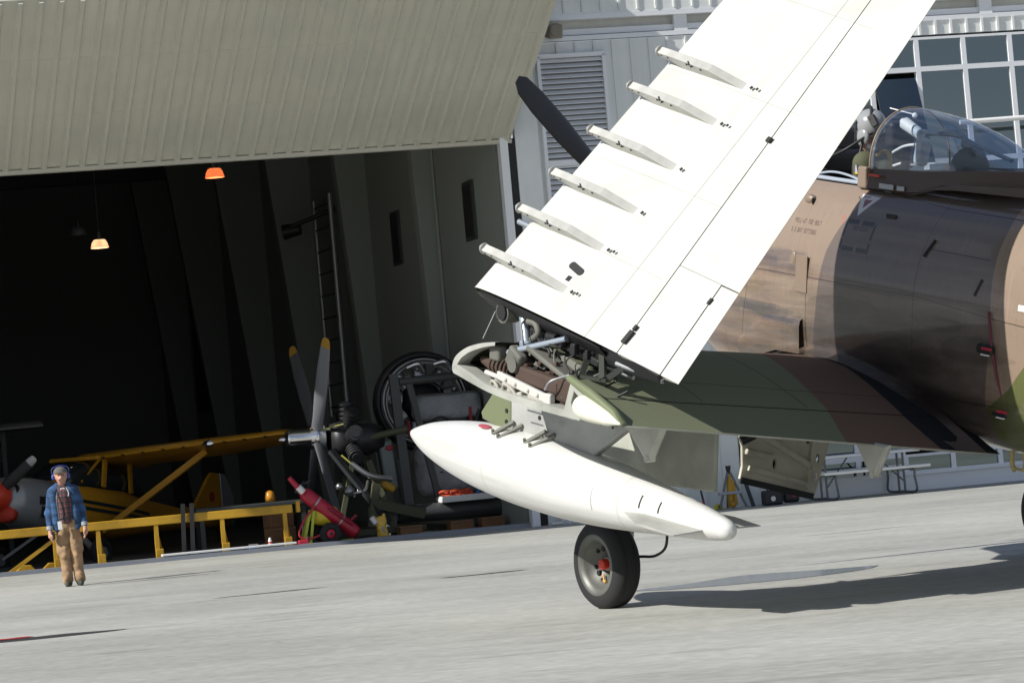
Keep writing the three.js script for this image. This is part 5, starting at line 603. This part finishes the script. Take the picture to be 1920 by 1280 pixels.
{ // stored radial engine with propeller on an olive stand
  const t = at('stored_engine', 'radial engine with grey propeller and silver hub on an olive stand', 'engine', -3.0, -2.4, 0.0);
  const HY = 1.86; 
  part('propeller_dome', [alongX(lathe([[0, 0.62], [0.03, 0.6], [0.05, 0.56], [0.06, 0.5], [0.14, 0.47], [0.16, 0.42], [0.16, 0.06], [0.22, 0.04], [0.22, -0.08]], 32)).rotateY(Math.PI).translate(-0.35, HY, 0)], M.chrome, t);
  part('hub_barrel', [ball(0.21, -0.3, HY, 0, 0.8, 1, 1), alongX(new THREE.CylinderGeometry(0.2, 0.2, 0.12, 20)).translate(-0.2, HY, 0), rod([-0.3, HY + 0.12, 0.1], [0.4, HY + 0.1, 0.12], 0.03)], M.alu, t);
  const pr = new THREE.Group(); pr.name = 'propeller'; pr.position.set(-0.28, HY, 0); pr.rotation.x = Math.PI / 4; pr.rotation.y = 0; t.add(pr);
  for (let i = 0; i < 4; i++) {
    const fn = (rs) => loft(rs.map(([r, c, d]) => ell(0, 0, c, d, 14).map(([a, b]) => [b + a * 0.75, r, a * 0.75])), { caps: true });
    const b = part('blade', fn([[0.18, 0.08, 0.08], [0.5, 0.09, 0.06], [1.0, 0.115, 0.04], [1.6, 0.115, 0.028], [2.15, 0.09, 0.018]]), i % 2 ? std(0.07, 0.075, 0.08, 0.6) : std(0.17, 0.18, 0.2, 0.6), pr); b.rotation.x = i * Math.PI / 2; part('yellow_tip', fn([[2.14, 0.092, 0.02], [2.3, 0.07, 0.014], [2.36, 0.04, 0.008]]), std(0.34, 0.19, 0.02, 0.6), b);
  }
  part('crankcase', [alongX(lathe([[0, 0.5], [0.2, 0.46], [0.3, 0.2], [0.34, -0.3], [0.3, -0.5], [0, -0.5]], 28)).translate(0.45, HY - 0.1, 0)], M.darkMetal, t);
  for (let r = 0; r < 1; r++) for (let i = 0; i < 9; i++) { const a = i / 9 * 6.2832 + r * 0.35, cy = Math.cos(a), cz = Math.sin(a); part('cylinder', [0.36, 0.44, 0.52, 0.6].map((d) => rod([0.3 + 0.32 * r, HY - 0.1 + cy * d, cz * d], [0.3 + 0.32 * r, HY - 0.1 + cy * (d + 0.05), cz * (d + 0.05)], 0.14, 0.14, 12)).concat([rod([0.3 + 0.32 * r, HY - 0.1 + cy * 0.3, cz * 0.3], [0.3 + 0.32 * r, HY - 0.1 + cy * 0.68, cz * 0.68], 0.1, 0.09, 10)]), M.black, t); }
  part('exhaust_pipe', [hose([[0.2, 1.35, 0.5], [0.5, 1.1, 0.6], [0.9, 1.0, 0.5]], 0.05), hose([[0.1, 1.2, 0.35], [0.3, 0.9, 0.5], [0.2, 0.75, 0.5]], 0.025), hose([[0.5, 1.0, 0.4], [0.4, 0.85, 0.55], [0.1, 0.8, 0.5]], 0.03), ball(0.1, 0.12, 0.86, 0.5), ball(0.07, -0.05, 0.95, 0.55)], std(0.3, 0.3, 0.3, 0.3, 0.8), t);
  part('stand', [bar([-0.15, 0.0, 0.5], [0.3, 1.5, 0.35], 0.08, 0.08), bar([0.9, 0, 0.6], [0.55, 1.35, 0.3], 0.12, 0.1), bar([-0.1, 0, -0.6], [0.4, 1.5, -0.35], 0.1, 0.1), bar([0.9, 0, -0.6], [0.6, 1.5, -0.3], 0.1, 0.1), bar([0.5, 0.62, 0.6], [1.4, 0.35, 0.75], 0.16, 0.14), bar([0.2, 0.12, 0.6], [1.4, 0.12, 0.75], 0.1, 0.1), bar([0.45, 0.2, 0.6], [0.6, 0.95, 0.6], 0.14, 0.12), rod([0.15, 1.7, 0.2], [1.3, 1.86, 0.3], 0.06)], M.olive, t);
  each('tie_strap', [bar([0.05, 1.5, 0.45], [0.45, 1.1, 0.5], 0.03, 0.02), rod([-0.2, HY + 0.12, 0.2], [0.3, HY + 0.2, 0.3], 0.012)], std(0.4, 0.38, 0.08, 0.7), t); part('blade_cuff', bar([-0.1, 1.6, 0.3], [0.75, 0.25, 0.7], 0.07, 0.14), std(0.03, 0.033, 0.036, 0.5), t);
}
{ // engine held in a round cowl ring and tubular frame
  const t = at('engine_cradle', 'dark tubular transport frame with a round cowl ring and wrapped engine', 'engine', -1.15, -2.6);
  part('cowl_ring', [new THREE.TorusGeometry(0.84, 0.07, 16, 64).scale(1, 1, 2.6).translate(0, 2.33, -0.5)], M.black, t); part('inner_ring', [new THREE.TorusGeometry(0.76, 0.018, 8, 64).translate(0, 2.33, -0.28), new THREE.TorusGeometry(0.7, 0.022, 8, 64).translate(0.02, 2.33, -0.4)], M.alu, t);
  for (let i = 0; i < 9; i++) { const a = i / 9 * 6.2832 + 0.2; part('cylinder_head', [rod([Math.cos(a) * 0.4, 2.33 + Math.sin(a) * 0.4, -0.5], [Math.cos(a) * 0.66, 2.33 + Math.sin(a) * 0.66, -0.5], 0.15, 0.13, 14), ball(0.06, Math.cos(a + 0.1) * 0.6, 2.33 + Math.sin(a + 0.1) * 0.6, -0.33)], std(0.32, 0.32, 0.33, 0.3, 0.8), t); }
  part('gearcase', [alongZ(lathe([[0, 0.35], [0.2, 0.3], [0.36, 0.05], [0.4, -0.3]], 28)).translate(0, 2.33, -0.5)], M.darkMetal, t);
  part('exhaust_elbow', [hose([[-0.3, 2.95, -0.2], [-0.1, 3.0, -0.15], [0.0, 2.86, -0.2]], 0.05), hose([[0.2, 2.98, -0.2], [0.4, 3.0, -0.15], [0.5, 2.85, -0.2]], 0.05)], M.chrome, t);
  const wrap = std(0.46, 0.48, 0.52, 0.8, 0, { map: grime, bumpMap: grimeBump, bumpScale: 0.05 });
  part('wrapped_cowl', [rb(1.25, 0.5, 0.5, 0.35, 2.2, -0.15, 0.15), rb(1.4, 1.0, 0.6, 0.35, 1.1, -0.2, 0.25)], wrap, t); part('clasp', Array.from({ length: 6 }, (_, i) => bx(0.07, 0.02, 0.01, -0.1 + 0.2 * (i % 4), 1.34 - 0.3 * Math.floor(i / 4), 0.115)), M.black, t);
  part('accessory', [ball(0.12, 0.1, 1.85, 0.0), rb(0.9, 0.2, 0.3, 0.3, 1.82, -0.05, 0.06), hose([[-0.1, 1.9, 0.1], [0.15, 2.02, 0.16], [0.5, 1.88, 0.12], [0.7, 2.0, 0.1]], 0.018), rod([0.75, 1.7, 0.1], [0.9, 2.1, 0.1], 0.04)], M.darkMetal, t);
  each('warning_flag', [bx(0.05, 0.3, 0.02, -0.42, 1.85, 0.1), bx(0.05, 0.32, 0.02, 0.72, 2.0, 0.12), ball(0.08, -0.85, 1.55, 0.3, 1, 0.6, 0.5)], std(0.3, 0.03, 0.04, 0.7), t);
  part('frame_tube', rod([-0.62, 0.3, 0.3], [-0.66, 1.35, 0.3], 0.11, 0.11, 18), M.frame, t); part('frame_tube', bar([-0.6, 0.3, 0.4], [-0.7, 2.85, 0.4], 0.16, 0.12), M.frame, t); part('frame_tube', bar([-0.45, 2.8, 0.4], [0.0, 0.3, 0.4], 0.11, 0.09), M.frame, t); part('frame_tube', rod([-0.6, 2.7, 0.4], [1.3, 2.75, 0.4], 0.075, 0.075, 16), M.frame, t); part('base_tube', rod([-0.85, 0.36, 0.5], [2.2, 0.34, 0.5], 0.16, 0.16, 24), M.frame, t);
  part('frame_tube', bar([1.2, 0.3, 0.4], [1.2, 2.75, 0.4], 0.14, 0.1), M.frame, t); part('caster', [alongX(new THREE.CylinderGeometry(0.26, 0.26, 0.1, 28)).translate(-0.98, 0.27, 0.5), rb(0.12, 0.3, 0.2, -0.85, 0.4, 0.5, 0.03)], std(0.12, 0.13, 0.14, 0.6), t); part('leg', [bx(0.1, 0.3, 0.1, 0.5, 0.15, 0.45), bx(0.1, 0.3, 0.1, 1.4, 0.15, 0.45)], M.frame, t);
  part('side_tank', [rb(0.26, 0.9, 0.3, -0.88, 1.25, 0.15, 0.05, 0, 0, 0.08)], std(0.14, 0.16, 0.16, 0.5), t); part('yellow_cover', rb(0.3, 0.14, 0.2, -0.95, 0.88, 0.3, 0.05, 0, 0, -0.5), M.yellow, t);
  const tray = thing('parts_tray', 'white tray with a blue handle resting on the engine cradle', 'tray', B(-0.75, 0.52, -2.0), PSI); part('tray', [bx(0.95, 0.02, 0.4, 0, 0, 0), bx(0.95, 0.1, 0.02, 0, 0.05, 0.2), bx(0.95, 0.1, 0.02, 0, 0.05, -0.2), bx(0.02, 0.1, 0.4, -0.47, 0.05, 0), bx(0.02, 0.1, 0.4, 0.47, 0.05, 0)], M.plastic, tray); part('handle', bx(0.07, 0.26, 0.03, 0.2, 0.2, 0.1), M.blue, tray);
  const net = thing('cargo_net', 'tangled orange-red webbing heaped on the white tray', 'net', B(-0.92, 0.55, -2.0), PSI); const hs = []; for (let k = 0; k < 9; k++) { const pts = []; for (let i = 0; i < 7; i++) pts.push([-0.3 + 0.6 * rnd(), 0.02 + 0.14 * rnd(), -0.12 + 0.24 * rnd()]); hs.push(hose(pts, 0.022, 50, 6)); } part('webbing', hs, M.orange, net);
}
{ // wheeled extinguisher with yellow cart
  const t = at('wheeled_extinguisher', 'large red wheeled fire extinguisher tilted back on its lime green cart', 'fire extinguisher', -3.6, -0.6);
  const a = V(0.58, 0.1, 0), b = V(-0.4, 0.98, 0), d = b.clone().sub(a).normalize();
  part('bottle', [orient(lathe([[0, -0.62], [0.1, -0.6], [0.125, -0.54], [0.125, 0.5], [0.1, 0.58], [0.04, 0.62], [0.04, 0.68], [0, 0.68]], 32), a.clone(), b.clone())], M.red, t);
  part('strap', [0.32, 0.72].map((k) => { const c = a.clone().lerp(b, k); return orient(new THREE.CylinderGeometry(0.13, 0.13, 0.025, 32), c, c.clone().addScaledVector(d, 0.01)); }), M.alu, t);
  part('horn', rod([-0.35, 0.9, 0.12], [-0.58, 1.2, 0.12], 0.06, 0.04, 18), M.red, t); part('instruction_label', [rod([-0.36, 0.93, 0.13], [-0.44, 1.03, 0.13], 0.062, 0.058, 18)], M.plastic, t); part('valve', [ball(0.05, -0.35, 1.02, 0), rod([-0.4, 1.0, 0], [-0.3, 1.12, 0.02], 0.025), rb(0.12, 0.04, 0.04, -0.26, 1.1, 0.05, 0.01, 0, 0, 0.5), hose([[-0.42, 1.02, 0], [-0.5, 0.96, 0.08], [-0.4, 0.92, 0.14]], 0.016, 16)], M.darkMetal, t);
  part('side_pipe', [hose([[-0.12, 0.72, -0.12], [0.1, 0.58, 0.15], [0.3, 0.42, 0.15], [0.46, 0.3, 0.13]], 0.018, 30), rod([0.42, 0.36, 0.0], [0.55, 0.46, 0.05], 0.03)], std(0.22, 0.01, 0.025, 0.4), t);
  part('hose', hose([[-0.18, 0.68, 0.16], [-0.42, 0.42, 0.2], [-0.5, 0.2, 0.22], [-0.35, 0.14, 0.22], [-0.02, 0.22, 0.2]], 0.018, 40), std(0.4, 0.02, 0.04, 0.5), t);
  each('cart_frame', [bar([-0.42, 0.02, 0.1], [-0.26, 0.62, 0.1], 0.045, 0.04), bar([-0.3, 0.02, 0.1], [-0.2, 0.6, 0.1], 0.045, 0.04), bar([-0.42, 0.03, 0.1], [-0.05, 0.04, 0.1], 0.04, 0.04), bar([0.25, 0.05, 0.1], [0.45, 0.05, 0.1], 0.04, 0.04), bar([-0.42, 0.02, -0.25], [-0.2, 0.6, -0.25], 0.045, 0.04)], M.lime, t);
  part('yellow_tank', [rb(0.5, 0.34, 0.34, 0.02, 0.5, -0.1, 0.14, 0, 0, -0.12)], std(0.62, 0.5, 0.03, 0.45), t);
  for (const z of [0.22, -0.3]) { const w = part('wheel', alongZ(new THREE.TorusGeometry(0.13, 0.06, 14, 32).rotateX(Math.PI / 2)).translate(0.04, 0.19, z), M.rubber, t); part('hub', [alongZ(lathe([[0, -0.05], [0.04, -0.05], [0.05, -0.03], [0.1, -0.02], [0.105, 0.03], [0, 0.03]], 24).rotateX(Math.PI)).translate(0.04, 0.19, z)], std(0.6, 0.02, 0.06, 0.4), w); part('axle_nut', alongZ(new THREE.CylinderGeometry(0.03, 0.03, 0.02, 14)).translate(0.04, 0.19, z + 0.06), M.black, w); }
}
{ // small things on the floor by the door
  const box = (name, label, s, o, w, h, d, mat, turn = 0, g) => { const t = at(name, label, 'box', s, o, turn, g); part('carton', rb(w, h, d, 0, h / 2, 0, 0.012), mat, t); part('lid_seam', bx(w * 0.98, 0.012, 0.006, 0, h * 0.82, d / 2 + 0.002), M.frame, t); return t; };
  box('cardboard_box', 'lower brown cardboard box standing behind the yellow barrier post', -4.25, -1.4, 0.46, 0.36, 0.4, M.card, 0.1); const up = thing('cardboard_box', 'upper brown cardboard box stacked behind the yellow barrier', 'box', B(-4.26, 0.368, -1.4), PSI + 0.16); part('carton', rb(0.44, 0.32, 0.38, 0, 0.16, 0, 0.012), M.card, up); part('tape', bx(0.05, 0.003, 0.38, 0, 0.322, 0), std(0.4, 0.3, 0.18, 0.5), up);
  box('wooden_crate', 'small orange-brown crate at the left under the engine cradle', -1.95, -1.45, 0.4, 0.17, 0.3, M.wood); box('wooden_crate', 'orange-brown crate in the middle under the engine cradle', -1.02, -1.5, 0.42, 0.18, 0.3, M.wood); box('wooden_crate', 'orange-brown crate farthest right under the engine cradle', -0.45, -1.5, 0.42, 0.19, 0.3, M.wood);
  const bag = at('sack', 'crumpled yellow and silver sack standing by the hangar threshold', 'bag', -2.66, -0.5); { const g = blob([[0.03, 0.08, 0, 0.0, 0.34, 0, 0.1, 0.07], [-0.06, 0.3, 0, -0.12, 0.4, 0.02, 0.05, 0.03], [0.06, 0.3, 0.02, 0.07, 0.42, 0, 0.05, 0.03], [0.05, 0.06, 0.04, -0.04, 0.2, 0.06, 0.05, 0.03]], 0.012, 0.03); part('sack_body', g, std(0.65, 0.42, 0.06, 0.5, 0, { bumpMap: grimeBump, bumpScale: 0.04 }), bag); each('silver_top', [rb(0.1, 0.16, 0.06, -0.12, 0.34, 0.04, 0.03, 0, 0, 0.5), rb(0.04, 0.12, 0.02, 0.02, 0.18, 0.115, 0.01, 0.2, 0, 0.3)], std(0.5, 0.5, 0.56, 0.3, 0.5), bag); }
  const can = at('spray_can', 'white spray can standing by the yellow barrier', 'can', -4.62, -0.35); part('can_body', lathe([[0, 0], [0.033, 0], [0.033, 0.17], [0.02, 0.2], [0.02, 0.22], [0, 0.22]], 20), M.plastic, can); part('label_band', new THREE.CylinderGeometry(0.0335, 0.0335, 0.03, 20).translate(0, 0.14, 0), M.bright, can);
  const bt = at('tool_tin', 'small blue tin on the floor near the white plank', 'tin', -4.9, -0.4); part('tin', rb(0.14, 0.12, 0.12, 0, 0.06, 0, 0.015), M.blue, bt); part('lid', rb(0.145, 0.02, 0.125, 0, 0.125, 0, 0.005), M.alu, bt);
  const rt = at('fuel_can', 'small red fuel can beside the barrier end', 'can', -4.05, -0.35); part('can', rb(0.18, 0.13, 0.12, 0, 0.065, 0, 0.02), M.red, rt); part('spout', rod([0.05, 0.12, 0], [0.1, 0.18, 0], 0.014), M.black, rt);
  const pk = at('plank', 'long white plank lying along the hangar threshold', 'plank', -5.35, -0.2, 0.02, undefined, 0.072); part('board', rb(2.3, 0.035, 0.14, 0, 0.03, 0, 0.008), M.plastic, pk); part('batten', [bx(0.05, 0.02, 0.16, -0.7, 0.006, 0), bx(0.05, 0.02, 0.16, 0.7, 0.006, 0)], M.frame, pk);
  const ch = at('wheel_chock', 'pair of yellow wheel chocks behind the barrier at far left', 'chock', -8.4, -1.0); for (const x of [-0.3, 0.15]) part('wedge', plate([x, 0, 0], [1, 0, 0], [0, 1, 0], [[-0.2, 0], [0.2, 0], [0.1, 0.12], [-0.05, 0.13]], 0.14, 0.01), M.yellow, ch);
  const bl = at('beacon_bar', 'dark trolley with amber beacon behind the yellow barrier', 'trolley', -4.6, -2.2); part('deck', rb(2.0, 0.08, 0.6, 0, 0.75, 0, 0.02), M.frame, bl); part('beacon', [lathe([[0, 0.2], [0.07, 0.17], [0.09, 0.08], [0.09, 0], [0, 0]], 20).translate(0.35, 0.8, 0.1)], std(0.6, 0.26, 0.02, 0.3), bl); for (const x of [-0.9, 0.9]) part('leg', bx(0.08, 0.72, 0.5, x, 0.36, 0), M.frame, bl);
  const wg = at('stored_wing', 'grey wing panel stored flat at the far left inside the hangar', 'wing', -9.2, -14, 0.05, undefined, 2.55); part('wing_panel', loft([0, 4.6].map((d) => SEC.map(([q, y]) => [d - 2.3, y * 0.9 + d * 0.012, 0.6 - q * 1.5])), { caps: true }), std(0.3, 0.3, 0.29, 0.5), wg); each('trestle', [bar([-1.5, -2.55, 0.2], [-1.5, 0, 0.2], 0.1, 0.1), bar([1.5, -2.55, 0.2], [1.5, 0, 0.2], 0.1, 0.1)], M.frame, wg);
}
{ // picnic tables by the annex
  const tb = (label, s, o) => { const t = at('picnic_table', label, 'table', s, o, 0, undefined); part('table_top', [rb(1.95, 0.05, 0.34, 0, 0.73, 0.18, 0.015), rb(1.95, 0.05, 0.34, 0, 0.73, -0.18, 0.015)], M.whitePaint, t); part('bench', rb(1.95, 0.05, 0.26, 0, 0.46, 0.66, 0.015), M.whitePaint, t); part('bench', rb(1.95, 0.05, 0.26, 0, 0.46, -0.66, 0.015), M.whitePaint, t); for (const x of [-0.72, 0.72]) { part('leg_frame', [hose([[x, 0.45, 0.66], [x, 0.3, 0.64], [x, 0.06, 0.7], [x, 0.025, 0.6], [x, 0.025, 0.0], [x, 0.025, -0.6], [x, 0.06, -0.7], [x, 0.3, -0.64], [x, 0.45, -0.66]], 0.022, 50), rod([x, 0.03, 0.14], [x, 0.7, 0.14], 0.02), rod([x, 0.03, -0.14], [x, 0.7, -0.14], 0.02), rod([x, 0.42, 0.66], [x, 0.42, -0.66], 0.02)], M.greySteel, t); part('brace', rod([x, 0.2, 0.14], [x * 0.35, 0.7, 0.0], 0.014), M.greySteel, t); } return t; };
  tb('white topped picnic table with curved steel legs in front of annex windows', 5.65, 0.85);
}
{ // gear by the white wall
  const jk = at('tow_jack', 'yellow hydraulic tripod jack with grey collar against white wall', 'jack', 3.32, 0.55); part('ram', [rod([0, 0.02, 0], [0, 0.5, 0], 0.055, 0.05), rod([0, 0.48, 0], [0, 0.6, 0], 0.032), rod([0.09, 0.06, 0.02], [0.05, 0.5, 0.02], 0.03), ball(0.06, 0.02, 0.07, 0.05)], M.yellow, jk); for (const a of [0.5, 2.6, 4.7]) part('leg', rod([0.28 * Math.cos(a), 0.01, 0.2 * Math.sin(a)], [0.03 * Math.cos(a), 0.62, 0.03 * Math.sin(a)], 0.022), M.greySteel, jk); part('collar', [rb(0.42, 0.05, 0.16, 0, 0.27, 0.02, 0.015)], std(0.35, 0.36, 0.4, 0.5), jk); part('head', [rod([0, 0.6, 0], [0, 0.74, 0], 0.03, 0.05)], M.black, jk);
  const cs = at('equipment_case', 'black hard case with round white badge on the ground', 'case', 4.0, 0.75, 0.1); part('case', rb(0.34, 0.26, 0.2, 0, 0.13, 0, 0.04), M.black, cs); part('badge', alongZ(new THREE.CylinderGeometry(0.045, 0.045, 0.008, 24)).translate(-0.02, 0.11, 0.102), M.plastic, cs); part('handle', hose([[-0.08, 0.25, 0], [-0.06, 0.29, 0], [0.06, 0.29, 0], [0.08, 0.25, 0]], 0.012, 16), M.black, cs);
  const ds = at('tool_bag', 'black bag with round red badge beside the hard case', 'bag', 4.38, 0.65, -0.05); part('bag', rb(0.28, 0.24, 0.2, 0, 0.13, 0, 0.06), M.black, ds); part('red_badge', alongZ(new THREE.CylinderGeometry(0.05, 0.05, 0.01, 24)).translate(0.04, 0.15, 0.102), std(0.5, 0.03, 0.03, 0.5), ds); part('orange_grip', rb(0.16, 0.06, 0.08, -0.3, 0.3, -0.05, 0.025, 0, 0, 0.3), std(0.6, 0.3, 0.02, 0.5), ds);
  const po = at('broom_pole', 'thin black pole with red band leaning against the white wall', 'pole', 2.93, 0.3); part('pole', rod([0, 0, 0], [-0.08, 0.85, -0.2], 0.018), M.black, po); part('band', rod([-0.008, 0.08, -0.02], [-0.018, 0.16, -0.042], 0.022), M.red, po);
  const dr = at('drain_pipe', 'dark grey tube propped upright beside the tripod jack', 'pipe', 3.72, 0.3); part('tube', rod([0.06, 0, 0.08], [-0.02, 0.52, -0.1], 0.035), M.frame, dr); part('cap', rod([-0.02, 0.5, -0.1], [-0.03, 0.56, -0.12], 0.042), M.frame, dr);
  const cn = at('wheel_stop', 'yellow striped floor marker by the foot of the white wall', 'marker', 3.1, 0.5); part('wedge', plate([0, 0, 0], [1, 0, 0], [0, 1, 0], [[-0.1, 0], [0.1, 0], [0.05, 0.09], [-0.04, 0.1]], 0.1, 0.01), std(0.55, 0.5, 0.04, 0.5), cn); part('stripe', bx(0.03, 0.06, 0.006, 0, 0.04, 0.054), M.black, cn);
  const fr = at('wall_bracket', 'white steel bracket at the right end of the hangar threshold', 'bracket', 0.35, 0.25); part('bracket', [bx(0.04, 0.32, 0.3, 0, 0.16, 0), bx(0.22, 0.03, 0.1, -0.1, 0.03, 0.1), bx(0.03, 0.26, 0.05, 0.1, 0.13, 0.12)], M.whitePaint, fr); part('bolt', ball(0.02, -0.12, 0.05, 0.1), M.steel, fr);
}
scene.traverse((o) => { if (o.isMesh) { o.castShadow = true; o.receiveShadow = true; } });
renderer.render(scene, camera);
